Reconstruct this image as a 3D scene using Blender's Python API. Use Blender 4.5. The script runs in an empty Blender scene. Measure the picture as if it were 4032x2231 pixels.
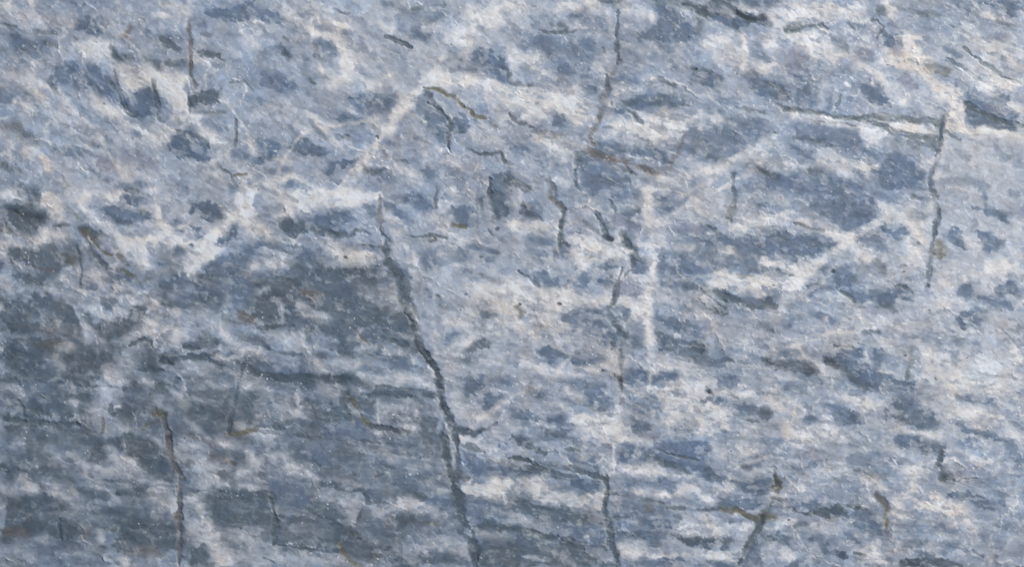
import bpy, math
import numpy as np

# ---------------------------------------------------------------- scene, camera, light
scene = bpy.context.scene
SRC_W, SRC_H = 4032, 2231          # the stretch of stone in view, in units of 0.2 mm
U = 0.0002                         # metres per unit: 0.81 m x 0.45 m of stone
CAM_H = 5.0
cam_data = bpy.data.cameras.new("camera")
cam = bpy.data.objects.new("camera", cam_data)
scene.collection.objects.link(cam)
scene.camera = cam
cam.location = (0, 0, CAM_H)
cam_data.sensor_width = 36.0
cam_data.lens = 36.0*CAM_H/(SRC_W*U)*(1+.012/CAM_H)
cam_data.clip_start = 0.05
cam_data.clip_end = 100.0

SUN_EL, SUN_AZ = 30.0, 28.0        # degrees; azimuth from +X towards +Y
world = bpy.data.worlds.new("World")
scene.world = world
world.use_nodes = True
wn = world.node_tree
sky = wn.nodes.new("ShaderNodeTexSky")
sky.sky_type = 'NISHITA'
sky.sun_disc = False
sky.sun_elevation = math.radians(SUN_EL)
sky.sun_rotation = math.radians(90-SUN_AZ)
wn.nodes["Background"].inputs["Strength"].default_value = 0.11
wn.links.new(sky.outputs[0], wn.nodes["Background"].inputs["Color"])
sun_data = bpy.data.lights.new("sun", 'SUN')
sun_data.energy = 4.2
sun_data.angle = math.radians(5)
sun_data.color = (1.0, 0.965, 0.92)
sun = bpy.data.objects.new("sun", sun_data)
scene.collection.objects.link(sun)
sun.rotation_euler = (0, math.radians(90-SUN_EL), math.radians(SUN_AZ))
sun.location = (1, 0.6, 1)

scene.view_settings.view_transform = 'Standard'
scene.view_settings.look = 'None'
scene.view_settings.exposure = 0.0
scene.view_settings.gamma = 1.0
scene.view_settings.use_curve_mapping = False

# ---- settings of the stone
STEP = 2.6
SWELL = 0.155  # amount of the added curve that shades the lower left
ALB = (1.185, 1.125, 1.035)

# ---- how the mineral pattern is laid down
TILE = {'A':(0,0),'B':(1000,0),'C':(2000,0),'D':(3000,0),'E':(0,750),'F':(1000,750),'G':(2000,750),'H':(3000,750),
        'I':(0,1481),'J':(1000,1481),'K':(2000,1481),'L':(3000,1481),'Z':(0,0)}
# mineral colours (sRGB)
TONE = {'b':(102,117,138),'s':(85,96,108),'g':(86,97,106),'k':(50,55,60),'p':(132,136,153),
        'l':(180,186,195),'w':(221,220,220),'c':(218,212,208),'o':(101,100,86),'r':(103,102,103)}
BASE = (153,164,181)

def vnoise(x, y, seed):
    xi = np.floor(x).astype(np.int64); yi = np.floor(y).astype(np.int64)
    fx = (x-xi).astype(np.float32); fy = (y-yi).astype(np.float32)
    fx = fx*fx*fx*(fx*(fx*6-15)+10); fy = fy*fy*fy*(fy*(fy*6-15)+10)
    rs = np.random.RandomState(seed); T = rs.rand(256,256).astype(np.float32)*2-1
    g = lambda a,b: T[a&255, b&255]
    return (g(xi,yi)*(1-fx)+g(xi+1,yi)*fx)*(1-fy)+(g(xi,yi+1)*(1-fx)+g(xi+1,yi+1)*fx)*fy

def fbm(x, y, scale, seed, octv=4, gain=.55, ang=0., stretch=1.):
    c, s = np.cos(ang), np.sin(ang)
    u = (x*c+y*s)/(scale*stretch); v = (-x*s+y*c)/scale
    o = 0; a = 1; t = 0
    for k in range(octv):
        o = o+a*vnoise(u*2.0**k+17.3*k+100, v*2.0**k+9.1*k+100, seed+k); t += a*a; a *= gain
    return o/(t**.5)*1.7

def cells(x, y, size, seed, ang=.35, stretch=1.5):
    "centre of the nearest jittered grain"
    c, s = np.cos(ang), np.sin(ang)
    u = (x*c+y*s)/(size*stretch); v = (-x*s+y*c)/size
    rs = np.random.RandomState(seed); J = rs.rand(256,256,3).astype(np.float32)
    ui = np.floor(u).astype(np.int64); vi = np.floor(v).astype(np.int64)
    best = np.full(u.shape, 1e9, np.float32); bu = np.zeros_like(best); bv = np.zeros_like(best); br = np.zeros_like(best)
    for i in (-1,0,1):
        for j in (-1,0,1):
            q = J[(ui+i)&255, (vi+j)&255]
            pu = ui+i+q[...,0]; pv = vi+j+q[...,1]
            d = ((u-pu)**2+(v-pv)**2).astype(np.float32); m = d < best
            best = np.where(m,d,best); bu = np.where(m,pu,bu); bv = np.where(m,pv,bv); br = np.where(m,q[...,2],br)
    bu = bu*size*stretch; bv = bv*size
    return bu*c-bv*s, bu*s+bv*c, br

def parse(txt):
    out = []; tile = None
    for ln in txt.strip().split('\n'):
        t = ln.split()
        if len(t) > 1:
            sc = .6386 if tile == 'Z' else 1.9
            ox, oy = TILE[tile]
            w = 0; k = 3
            if t[0] == 'S': w = float(t[3])/sc; k = 4
            pts = np.array([[float(v) for v in p.split(',')] for p in t[k:]])/sc+[ox,oy]
            out.append((t[0], t[1], float(t[2]), w, pts))
        else: tile = t[0]
    return out

def seg_dist(X, Y, pts, closed):
    n = len(pts); d = None; rng = range(n if closed else n-1)
    if n == 1: return np.hypot(X-pts[0][0], Y-pts[0][1]), None
    best = np.full(X.shape, 1e18, np.float32); tt = np.zeros(X.shape, np.float32)
    L = [np.hypot(*(pts[(i+1)%n]-pts[i])) for i in rng]; tot = sum(L); acc = 0
    for i in rng:
        a = pts[i]; b = pts[(i+1)%n]; ab = b-a; q = max(ab@ab,1e-6)
        t = np.clip(((X-a[0])*ab[0]+(Y-a[1])*ab[1])/q, 0, 1)
        dd = (X-a[0]-t*ab[0])**2+(Y-a[1]-t*ab[1])**2
        m = dd < best; best = np.where(m, dd, best); tt = np.where(m, (acc+t*L[i])/tot, tt); acc += L[i]
    return np.sqrt(best), tt

def inside(X, Y, pts):
    r = np.zeros(X.shape, bool); n = len(pts); j = n-1
    for i in range(n):
        xi, yi = pts[i]; xj, yj = pts[j]
        if yi != yj:
            r ^= ((yi > Y) != (yj > Y)) & (X < (xj-xi)*(Y-yi)/(yj-yi)+xi)
        j = i
    return r

def shape_alpha(f, X, Y, N):
    kind, tone, st, w, pts = f
    if kind == 'S':
        d, t = seg_dist(X, Y, pts, False)
        ln = sum(np.hypot(*(pts[i+1]-pts[i])) for i in range(len(pts)-1))
        half = w*.5
        if ln > 2.5*w: half = half*(.72+.28*np.clip(np.minimum(t,1-t)*ln/(1.5*w+1),0,1))*(1+.18*N[1])
        sd = half-d; rough = min(6., w*.13); soft = max(3.6, w*(.75 if tone in 'wlc' else .34))*np.clip(1+.5*N[1],.4,2)
    else:
        d, t = seg_dist(X, Y, pts, True)
        sd = np.where(inside(X, Y, pts), d, -d); rough = 7.; soft = 10*np.clip(1+.9*N[1],.3,2.5)
        if tone in 'wlc': rough = 12.; soft = 24*np.clip(1+.7*N[1],.4,2)
        if kind == 'B': rough = 40.; soft = 75.
    a = np.clip((sd+rough*N[0])/soft*.5+.5, 0, 1)
    return a*a*(3-2*a)

def compose(feats, x, y):
    "mineral colour at stone coordinates x,y (photograph pixels)"
    shp = x.shape
    # grains: each crystal takes most of its colour from its own centre
    cx, cy, cr = cells(x+3.5*fbm(x,y,16,51,3), y+3.5*fbm(x,y,16,57,3), 11, 3)
    k = .5
    gx = x+(cx-x)*k; gy = y+(cy-y)*k
    wx = gx+4*fbm(gx,gy,70,1)+3*fbm(gx,gy,22,2,3); wy = gy+4*fbm(gx,gy,70,5)+3*fbm(gx,gy,22,6,3)
    tx = x+(cx-x)*.22; ty = y+(cy-y)*.22
    vx = tx+4*fbm(tx,ty,80,1)+1.8*fbm(tx,ty,20,2,3); vy = ty+4*fbm(tx,ty,80,5)+1.8*fbm(tx,ty,20,6,3)
    dip = .42-.34*gy/2231              # the bedding lies flatter towards the bottom
    bv = gy-(gx-2016)*np.tan(dip)
    q1 = fbm(gx,bv,30,33,4,.7,0,1.35); q2 = fbm(gx,bv,34,37,4,.7,0,1.6)
    quiet = 1-.75*np.exp(-((x-3950)/420)**2-((y-830)/330)**2)
    calm = quiet*(1-.45/(1+np.exp(-(gy-.0*gx-1150)/140))/(1+np.exp((gx-1700)/160)))
    q1 = q1*calm; q2 = q2*calm
    N0 = fbm(gx,bv,34,11,3,.7,0,1.6); N1 = fbm(gx,gy,60,21,3)
    S = lambda c: np.array(c, np.float32)/255
    col = np.empty(shp+(3,), np.float32); col[:] = S(BASE)
    # broad mottling of the ground mass
    m = fbm(gx,bv,150,31,5,.75,0,1.8)
    col += (S(TONE['b'])-col)*(np.clip(-m,0,1)*.16)[...,None]
    # web of pale calcite threads healing the old breaks
    px = gx+26*fbm(gx,gy,120,131,3); py = gy+26*fbm(gx,gy,120,137,3)
    web = np.zeros(shp, np.float32)
    for sc_, sd_, wd_, st_ in ((270,141,.05,.9),(140,143,.06,.75),(75,147,.085,.62),(40,149,.11,.42)):
        r = np.abs(fbm(px,py,sc_,sd_,2,.4,.5,1.35)); amt = np.clip(.62+.8*fbm(px,py,300,sd_+1,2),.15,1)
        r = np.exp(-(r/wd_)**1.3)*st_*amt; web = np.maximum(web, r)
        col += (S(TONE['w'])-col)*r[...,None]
    masks = {k: np.zeros(shp, np.float32) for k in ('dark','rust','pale')}
    order = sorted(range(len(feats)), key=lambda i: 'BPS'.index(feats[i][0]))
    for i in order:
        f = feats[i]; pts = f[4]; pad = f[3]*.7+(160 if f[0]=='B' else 45)
        x0,y0 = pts.min(0)-pad; x1,y1 = pts.max(0)+pad
        c0 = np.searchsorted(x[0], x0); c1 = np.searchsorted(x[0], x1)
        r0 = np.searchsorted(y[:,0], y0); r1 = np.searchsorted(y[:,0], y1)
        if c1 <= c0 or r1 <= r0: continue
        sl = (slice(r0,r1), slice(c0,c1))
        thin = f[0] == 'S' and f[3] < 36
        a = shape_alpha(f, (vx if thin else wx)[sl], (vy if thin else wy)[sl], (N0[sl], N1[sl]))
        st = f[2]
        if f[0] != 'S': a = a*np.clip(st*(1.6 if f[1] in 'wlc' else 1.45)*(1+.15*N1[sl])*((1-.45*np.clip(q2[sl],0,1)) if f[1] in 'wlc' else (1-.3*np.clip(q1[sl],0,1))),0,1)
        elif thin: a = a*min(1,1.27*st if f[1] in 'wlc' else 1.05*st**1.25)*np.clip(.95+.22*N0[sl],.5,1)
        else: a = a*min(1,st*(1.5 if f[1] in 'wlc' else 1.35))*((1-.4*np.clip(q2[sl],0,1)) if f[1] in 'wlc' else (1-.2*np.clip(q1[sl],0,1)))
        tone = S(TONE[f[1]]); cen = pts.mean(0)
        if cen[0] < 1900 and cen[1] < 1000 and f[1] in 'wc': a = np.clip(a*1.15,0,1)
        if cen[0] < 1850 and cen[1] > 1000 and f[0] == 'P': a = a*(.72 if f[1] in 'wlc' else .8)
        if cen[0] < 1850 and cen[1] > 1000 and f[1] in 'wc': tone = tone*.6+S(TONE['l'])*.4
        if f[0] == 'P' and f[1] == 'g':
            cxy = pts.mean(0); kk = np.clip(cxy[0]/3400-.35*cxy[1]/2231+.1,0,.85); tone = tone+(S((104,118,136))-tone)*kk
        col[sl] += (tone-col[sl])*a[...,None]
        if f[0] == 'S' and f[3] < 34 and len(pts) > 1:
            ln = sum(np.hypot(*(pts[q+1]-pts[q])) for q in range(len(pts)-1))
            kind = {'g':'dark','k':'dark','s':'dark','o':'rust','r':'rust','w':'pale','l':'pale'}.get(f[1])
            if kind and ln > 2.2*f[3] and st >= .6: masks[kind][sl] = np.maximum(masks[kind][sl], a)
    col += (S(TONE['l'])-col)*(web*.28)[...,None]
    # sugary clumps of pale crystal and darker interstices
    col += (S(TONE['w'])-col)*(np.clip((q1-.45)*1.5,0,1)*.30)[...,None]
    col += (S(TONE['b'])*.97-col)*(np.clip((q2-.45)*1.5,0,1)*.27)[...,None]
    # fine bedding streaks, stronger low down
    k1 = fbm(gx,bv,17,151,3,.6,0,5.); low = np.clip(.25+gy/1500.-.25*(gx/4032)+.5*fbm(gx,gy,420,157,2),.1,1.1)
    col += (S(TONE['s'])-col)*(np.clip(k1-.25,0,1)*.22*low*quiet*np.clip(1.5-gx/2600,.8,1.5))[...,None]
    col += (S(TONE['w'])-col)*(np.clip(-k1-.4,0,1)*.15*low)[...,None]
    # fine grain of the rock
    ang = .33
    d1 = fbm(gx,bv,26,41,4,.8,0,1.25); d2 = fbm(x,y,9,61,3,.8,ang,1.5); d3 = fbm(gx,gy,60,71,3,.7,ang,1.6)
    v = 1+.028*d1+.016*d2+.034*d3+(cr-.5)*.085
    col = col*v[...,None]
    # warm / cool drift
    h = fbm(gx,gy,110,81,4,.7)*.012+(fbm(gx,gy,24,91,2))*.006
    col[...,0] *= 1+h; col[...,2] *= 1-h; 
    # crystal glints painted into the colour as bright flecks, then dark specks
    fx, fy, fr = cells(x, y, 8, 8, .3, 1.2)
    dd = np.hypot(x-fx, y-fy); clus = np.clip(.05+.7*fbm(x,y,85,161,3,.7)+1.5*(col.mean(2)-.6),0,1)
    fl = (fr > .94)*np.clip((2.2+45*(fr-.94)-dd)/2.4,0,1)*clus
    col += (S((232,234,236))-col)*(fl*.85)[...,None]
    fl = (fr < .0005)*np.clip((3.8-dd)/2,0,1)
    col += (.25-col)*(fl*.8)[...,None]
    masks['web'] = web*np.clip(.4+q1,0,1)
    return np.clip(col,0,1), masks, cr

# ---- the stone's markings: S = streak or vein (mineral, strength, width, course), P = patch (mineral, strength, outline); B = broad soft tone, darker at lower left, paler at right
FEATURES = '''Z
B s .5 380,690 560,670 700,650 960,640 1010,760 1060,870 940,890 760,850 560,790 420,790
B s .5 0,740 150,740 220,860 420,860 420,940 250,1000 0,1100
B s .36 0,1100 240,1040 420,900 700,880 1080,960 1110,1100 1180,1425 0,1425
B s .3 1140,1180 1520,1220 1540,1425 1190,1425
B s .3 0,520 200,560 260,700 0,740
B l .5 1960,100 2575,100 2575,560 2400,420 2350,300 2250,180
B l .5 2200,560 2575,420 2575,1100 2300,1150 2100,900
B l .5 1060,190 1500,230 1480,330 1250,300
B l .45 560,0 1500,0 1300,110 1180,170 1000,290 820,200 640,60
B l .35 1000,580 1400,560 1600,760 1560,950 1150,960 1050,760
B l .3 150,350 420,330 650,430 600,560 450,680 300,640 100,430
B b .45 1680,560 2120,600 1960,780 1660,770
B b .3 1860,420 2330,370 2320,520 1900,520
B b .3 1640,840 2080,900 2360,960 2280,1010 1640,900
B l .4 1760,1000 2000,960 2100,1060 2300,1060 2300,1220 1900,1150
S w .6 18 1200,90 1150,150 1110,190 1040,240 1000,290 960,350 910,420 880,460
S w .6 30 1080,200 1200,215 1330,230 1480,250
S w .5 14 1950,340 1860,400 1740,440 1640,480
S w .4 12 1880,370 1790,450 1690,510 1560,530
S w .6 14 1660,440 1620,490 1625,540 1640,600 1635,700 1620,780
S w .6 14 1622,780 1635,850 1640,930
S w .5 14 1555,880 1560,1000 1545,1100 1530,1190
S w .5 12 2210,560 2120,610 2040,680 1980,740
S w .5 11 1780,590 1870,570 1960,545 2060,580 2120,610
S w .5 14 2120,610 2080,700 1990,750
S g .8 10 1960,280 2050,290 2150,298 2250,300 2360,318
S g .6 10 2180,308 2280,340 2370,352
S w .6 14 1990,295 2100,310 2190,330
S w .8 14 2375,340 2420,328 2500,332 2575,352
S g .85 12 2362,300 2355,360 2340,420 2333,470
S g .6 10 2335,470 2348,540 2338,620 2325,720
S w .5 14 2372,330 2352,430 2350,500
S w .4 40 390,790 330,880 280,980 230,1060
S w .65 20 380,460 400,560 480,640 540,590 600,510 650,460
S w .65 18 600,540 640,470 740,440 800,480 900,500
S w .6 16 230,240 330,320 400,350 500,300 540,370
S l .8 14 200,670 208,760 212,850
S l .6 12 560,770 572,850 600,880
S w .65 14 1290,790 1220,830 1150,870 1110,890
S w .6 12 1215,820 1180,790 1130,760
S l .8 14 985,590 1010,650 1060,730 1095,830 1140,950 1150,1010 1180,1060
S w .6 9 1020,620 1040,680 1060,700
S l .6 10 1120,960 1120,1060 1140,1120 1140,1180
S w .5 22 480,1180 500,1260 530,1360 560,1420
S w .4 16 1180,120 1160,180
S r .5 10 958,490 958,560 968,600
S g .85 13 966,600 972,640 990,680
S g .95 20 990,670 1015,735 1028,790
S g .95 14 1025,780 1040,840 1075,890 1100,940
S g .95 18 1098,930 1108,985 1118,1030 1135,1075
S k .5 10 1098,930 1108,985 1120,1040 1135,1075
S g .95 14 1133,1060 1142,1110 1148,1165 1152,1215
S g .8 14 1108,1060 1120,1120 1128,1170
S g .95 24 1125,1150 1138,1210 1150,1265
S g .95 18 1150,1255 1165,1310 1185,1360 1188,1425
S k .35 10 1140,1150 1148,1240 1160,1300
S g .8 12 1140,1078 1180,1082 1220,1076
S g .6 12 1548,90 1550,160
S r .55 10 1530,200 1515,260 1500,320 1485,350
S r .75 13 1480,376 1530,395 1590,420 1648,440
S g .85 13 1560,590 1590,630 1592,665
S g .7 10 1560,685 1550,730 1542,760
S g .7 12 1525,775 1545,815 1570,850
S r .5 10 1558,880 1560,930 1562,980
S g .95 12 1524,1195 1524,1250 1524,1300 1540,1370 1552,1425
S g .9 13 1400,1168 1450,1180 1500,1192 1522,1200
S g .7 11 1290,1150 1350,1160 1420,1175
S g .75 11 1842,440 1842,500 1835,555
S r .6 9 480,50 480,120 480,180 492,225
S g .7 9 288,180 300,230 312,265 340,290
S g .7 9 385,200 398,250 405,300
S g .9 13 408,1048 420,1110 430,1160 462,1205
S g .85 13 452,1190 446,1260 450,1320 444,1380 444,1425
S g .8 9 604,920 592,1000 578,1050 574,1090
S o .6 8 574,1090 620,1085 650,1075
S g .85 12 840,985 870,990
S o .7 9 880,1000 905,1040 930,1070 1000,1085 1030,1085
S s .8 14 620,940 700,948 800,958 860,955
S s .8 12 940,985 1020,985 1090,992
S s .7 14 460,895 540,890 620,905
S g .7 12 420,905 460,870 500,880
S g .7 12 1130,370 1128,310 1100,270 1075,235
S g .5 10 1098,460 1098,520
S g .7 12 1380,450 1400,500 1418,540 1410,600 1405,630
S g .7 12 1500,540 1520,590 1530,600
S g .6 10 1450,390 1445,440 1450,470
S g .85 11 1232,450 1230,490
S g .8 12 1948,1180 1948,1230 1920,1300
S g .8 11 1915,1305 1890,1350 1875,1400
S g .8 14 2360,1130 2358,1170 2372,1200
S r .7 12 2218,1250 2222,1290 2228,1330
S g .8 14 2420,260 2460,285 2520,310 2575,320
S g .7 12 2375,150 2440,190 2510,240
S g .6 12 1980,70 2030,68 2070,72
S s .9 20 1640,5 1740,25 1830,35 1900,60 1930,65
S g .9 20 1000,690 1020,740 1038,800
S g .9 17 1035,800 1060,860 1095,925 1108,960
S k .4 9 1030,790 1050,840 1085,905 1105,950
S g .9 26 1138,1185 1150,1240 1160,1290
S w .75 14 370,170 400,205 440,240 470,285
S w .7 12 495,300 530,325 555,370 545,402 520,420
S w .6 10 395,320 400,345 430,300 540,285
S w .6 9 770,280 800,312 850,368
S w .6 12 1085,205 1010,270 940,380 890,425 850,470
S w .6 16 620,440 590,545 500,625 475,690
S w .55 13 100,205 140,240 230,320 280,400 340,470
S w .6 14 780,80 850,100 868,160 870,200
S w .65 15 1290,0 1200,60 1120,110 1085,205
S w .6 14 0,330 90,380 160,440 200,520 300,600 380,650
S w .5 12 250,600 330,620 420,590 480,560
S w .55 12 640,470 700,520 760,500 860,520 950,490
S w .6 12 200,130 270,130 300,165
S w .5 9 560,250 620,330 640,390 740,410
S w .5 9 700,430 760,340 830,320 960,300
S w .6 10 1440,880 1380,960 1300,990 1220,1040
S w .5 10 1500,640 1440,700 1400,790 1300,830
S w .6 11 1860,900 1960,880 2080,840 2230,820 2400,790
S w .5 10 1700,700 1800,690 1960,700 2100,640
S w .6 11 2120,610 2200,560 2240,540 2330,560
S w .5 9 1640,560 1740,510 1880,440 1950,340
S w .6 12 1660,960 1760,980 1860,990 1960,970
S w .5 9 2000,1000 1990,1080 1960,1130 1840,1180
S w .55 12 2360,930 2450,960 2575,1000
S s .9 16 620,940 700,948 800,958 870,955
S s .85 14 460,900 540,890 600,915 640,940
S s .8 12 0,1055 60,1070 120,1072 190,1066
S s .6 9 230,1210 380,1225 520,1240 680,1240
S s .6 9 40,960 160,965 300,975 420,970
S s .6 9 1190,1320 1300,1330 1400,1350 1520,1380
S s .6 9 620,1080 760,1100 900,1110 1040,1120
S s .55 8 1180,1150 1280,1165 1380,1200 1500,1210
S g .7 10 1552,0 1550,60 1552,120 1548,170
S r .6 9 1548,170 1532,210 1520,250
S g .6 9 1592,660 1575,690 1560,710
S g .6 9 1545,740 1532,775
S g .55 8 1568,845 1562,880 1560,930
S r .6 8 1560,930 1562,980 1560,1010
A
P b .8 520,150 680,155 780,240 760,285 650,265 560,230
S g .6 22 260,235 340,240 420,255
P b .6 80,290 200,270 350,300 330,400 260,440 120,380
S o .5 25 350,320 420,345
S g .6 22 0,185 120,210
S r .7 18 560,275 590,290
S r .7 34 930,280 985,200
S r .4 12 985,90 985,200
S g .85 40 850,365 870,430 900,440
S g .8 58 870,440 1100,450 1190,490 1350,492
P w .65 900,480 1120,510 1240,540 1400,580 1400,830 1320,830 1210,720 1150,640 1000,700 930,720 880,560
S w .8 50 1110,500 1150,580 1210,670 1300,760 1390,820
P w .75 550,310 850,330 840,440 720,440 590,400
P b .7 440,450 620,460 760,520 830,560 880,680 890,770 780,740 650,710 500,660 400,640 380,560
S g .6 42 370,610 420,690
S g .8 20 830,620 880,700 900,770 940,840 1010,885
P b .85 930,740 1130,660 1180,740 1170,880 1090,880 960,840 900,770
S g .7 30 1150,610 1170,760 1190,900 1230,915
S r .6 20 1430,200 1435,400 1425,560 1470,640
S r .8 16 1418,425 1420,440
S r .8 16 1420,485 1422,495
S w .5 30 1400,190 1420,100 1420,0
P b .75 1480,110 1640,60 1900,0 1900,180 1760,170 1650,130
S b .6 35 1470,180 1530,200
S g .4 30 1480,265 1580,260
S b .5 40 1700,260 1790,280
P g .75 1460,370 1570,380 1690,450 1650,465 1500,430
P b .5 1060,220 1350,270 1330,380 1230,350 1080,290
S g .6 45 1200,310 1330,370
P g .75 1410,690 1560,700 1690,640 1640,760 1560,780 1500,790 1420,780
S g .7 25 1412,690 1420,850
S g .5 30 1420,840 1700,840
S g .7 22 1720,620 1830,625 1900,690
P b .8 1300,940 1440,930 1540,1020 1560,1100 1560,1200 1420,1200 1330,1180 1240,1090 1230,1040 1300,1020
S g .7 25 1310,985 1420,1010 1530,1040 1560,1110
S w .6 60 1480,960 1590,1040 1640,1110 1660,1190
S w .9 70 1140,960 1190,990
S b .6 60 1540,900 1620,970
S g .5 25 1680,910 1690,980
S g .6 25 1755,890 1770,1030 1750,1100
P b .8 1700,1130 1860,1110 1860,1180 1740,1200
S o .95 32 1740,1312 1850,1297
S g .7 38 1620,1240 1720,1310 1770,1400
S r .6 60 0,940 130,955
S g .5 60 20,1010 240,1000
S r .4 60 170,1040 260,1070
S g .7 50 0,1230 130,1280
S g .6 60 130,1390 280,1425
S g .6 30 460,1310 520,1400
S b .6 70 420,1120 580,1150
S b .75 45 610,1190 700,1290 780,1340
S p .5 110 770,1220 790,1230
S b .4 120 0,700 290,760
S b .5 40 270,800 290,870
S p .4 60 870,870 960,930
S b .4 40 600,1000 800,990
S b .7 50 870,1395 1140,1380
S b .5 35 1050,1340 1060,1360
S b .35 60 900,1100 1090,1180
S w .6 60 200,640 300,720 440,850
S w .45 80 50,560 250,590
S w .6 50 100,760 240,820
S w .5 80 760,800 900,870
S w .35 90 350,940 500,900
S c .8 60 300,1170 400,1290
S c .5 60 180,1120 200,1120
S w .45 70 900,1040 1250,1050
S w .45 90 1440,1250 1690,1350
S w .8 80 1840,1400 1900,1425
S w .5 60 1240,20 1390,60
S w .7 50 240,20 260,80
S w .35 60 0,30 200,100
S c .4 90 100,130 540,180
S b .5 50 330,0 760,10
S w .5 60 1150,110 1350,130
S b .35 60 850,170 940,130
S w .5 60 1830,260 1900,340
S p .35 90 950,1180 1120,1200
B
P b .75 0,60 180,80 250,160 160,190 0,190
S w .9 18 0,162 90,177
S b .5 60 290,200 410,250
S g .7 36 235,295 260,310
S b .6 50 350,310 400,320
P b .45 20,340 160,330 300,350 280,440 160,430
S g .75 46 190,350 250,440
P b .6 510,260 600,270 640,380 620,460 510,470 450,430 440,340
S g .6 55 470,350 500,410
S b .6 50 400,440 390,520
S g .8 48 390,560 450,620
P b .55 40,520 280,570 350,700 220,700 60,640
S w .7 50 230,90 350,170
S w .7 60 420,200 460,250
S w .7 60 460,160 700,200
S w .8 60 600,230 660,330 670,470 700,500
S w .8 25 510,500 520,560
S w .6 60 540,640 760,590
S w .7 45 790,600 930,640
S w .9 30 980,560 1010,570
S w .85 100 1640,110 1800,170
S w .6 50 1480,270 1680,230
S w .5 80 1500,340 1550,330
S w .7 55 960,190 1040,230
S g .9 42 990,280 1090,320 1180,360
S p .5 50 870,280 980,300
S b .7 75 1220,250 1290,290
S b .5 50 1110,210 1120,240
S b .6 38 1290,160 1350,160
S g .5 32 1180,70 1260,70
S b .6 35 1330,60 1420,65
S g .6 32 610,70 720,120
S b .5 40 960,20 1010,30
P b .3 1100,60 1500,100 1450,200 1200,170
P b .85 1470,450 1560,390 1660,340 1760,390 1900,470 1900,640 1800,600 1700,590 1550,570 1410,560 1430,530 1480,500
S g .5 50 1700,470 1900,530
S l .5 45 1530,505 1740,520
S w .85 65 1250,600 1500,590 1780,630 1900,680
S w .8 40 1180,740 1250,650
S w .6 42 1180,740 1100,860 1000,1000 900,1120 750,1270
S o .85 26 1270,660 1390,680 1490,730 1560,800 1650,870 1720,875
S o .5 22 1750,900 1830,960
P b .5 1270,690 1450,880 1460,1140 1350,1040 1280,950 1180,780 1230,730
S g .8 48 1290,690 1310,720
S g .85 20 1300,770 1390,830 1450,910 1460,1010 1460,1140
S g .5 22 1280,850 1310,980 1440,1050
P g .8 1460,960 1590,960 1560,1010 1480,1000
P b .6 1490,860 1610,900 1580,980 1480,940
S k .8 18 1425,1155 1440,1158
S k .8 18 938,1033 944,1037
S k .6 20 705,1024 715,1028
S k .9 9 377,772 379,773
P b .55 700,740 790,690 1050,700 1100,830 900,860 800,840 720,790
S g .6 20 710,745 780,750
S b .5 55 740,790 880,850
P b .6 600,900 700,860 870,880 820,940 700,950
S b .7 60 40,740 90,790
S p .6 60 190,940 280,960
S b .8 85 80,1080 160,1100
S b .8 75 10,1200 110,1180
P b .8 240,1110 300,1040 480,1090 600,1140 480,1160 300,1150
P b .85 560,1200 700,1180 830,1180 800,1210 680,1260 640,1350 720,1340 690,1390 580,1370 530,1300
P b .5 100,1270 280,1250 380,1330 420,1400 250,1400 120,1330
S g .85 48 830,1275 940,1300
S b .8 55 960,1320 1050,1350
S b .6 95 1290,1310 1310,1320
P b .6 1040,1190 1150,1190 1160,1230 1080,1240
P p .5 990,1050 1080,1010 1090,1080 1000,1110
S r .6 35 970,1130 990,1180
S g .5 38 480,990 550,1040
S g .45 28 640,1030 830,1060
S w .6 38 430,870 530,960 660,1110 700,1160
S g .5 24 1180,1025 1280,1050 1340,1080
S g .8 28 1590,1110 1690,1160 1840,1150 1880,1220
P b .8 1780,1320 1850,1290 1900,1300 1900,1425 1780,1425
S w .7 38 1380,1110 1430,1140
S w .5 50 1440,1190 1560,1260
S w .4 90 20,850 300,820
S w .5 70 880,900 960,960
S w .4 80 1050,1250 1180,1290
S w .4 60 1640,1000 1760,1050
S w .5 60 0,1380 120,1425
S w .4 80 720,390 760,470
S w .4 80 1780,700 1900,760
C
S g .7 38 680,0 790,35 850,70 900,72
S w .7 60 400,60 520,70
S w .6 60 560,20 660,80
S w .4 80 0,60 60,60
P b .8 1000,60 1100,0 1400,0 1900,0 1900,200 1780,220 1680,260 1600,200 1500,150 1440,200 1500,240 1380,300 1200,330 1220,380 1120,340 1000,310 960,280 1100,200 1120,130
S g .8 70 1100,0 1250,20 1400,60 1440,120 1420,200
S g .9 70 1520,0 1650,60 1720,110 1790,165 1900,175
S k .75 45 1680,110 1760,150 1800,170 1900,165
S g .7 40 1580,20 1650,110 1700,240 1760,300
S l .6 60 1280,90 1390,180
S l .6 50 1600,70 1670,130
S w .6 50 1710,60 1800,100 1900,110
S w .7 30 1060,110 1080,160
S w .5 26 1440,150 1560,210
S l .5 30 1100,20 1400,15 1490,50
P b .7 1130,170 1240,190 1300,260 1210,370 1130,340
S g .5 35 960,280 1090,300
S b .8 45 460,150 560,130 610,170
S g .7 30 380,190 440,215
S b .5 40 330,185 400,190
S g .8 26 240,230 330,255 460,255 540,240
S b .5 30 560,240 600,240
S l .8 24 470,230 600,210
P b .5 660,140 740,150 760,220 700,240 640,200
S b .5 40 180,130 260,140
P p .6 200,280 300,290 350,380 320,430 240,380 190,330
S b .5 60 100,260 160,280
P b .4 40,300 200,290 600,300 650,340 610,560 400,560 360,500 200,450 100,380
S b .6 55 370,540 480,510
S b .5 45 150,530 200,550
S b .8 30 600,310 615,400 605,540
S b .7 40 570,575 620,580
S k .6 22 705,365 712,395
P g .95 805,280 860,300 850,370 830,430 870,500 805,495 800,400 775,350
S b .6 25 820,240 810,280
S b .8 60 870,400 960,430 970,470
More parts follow.
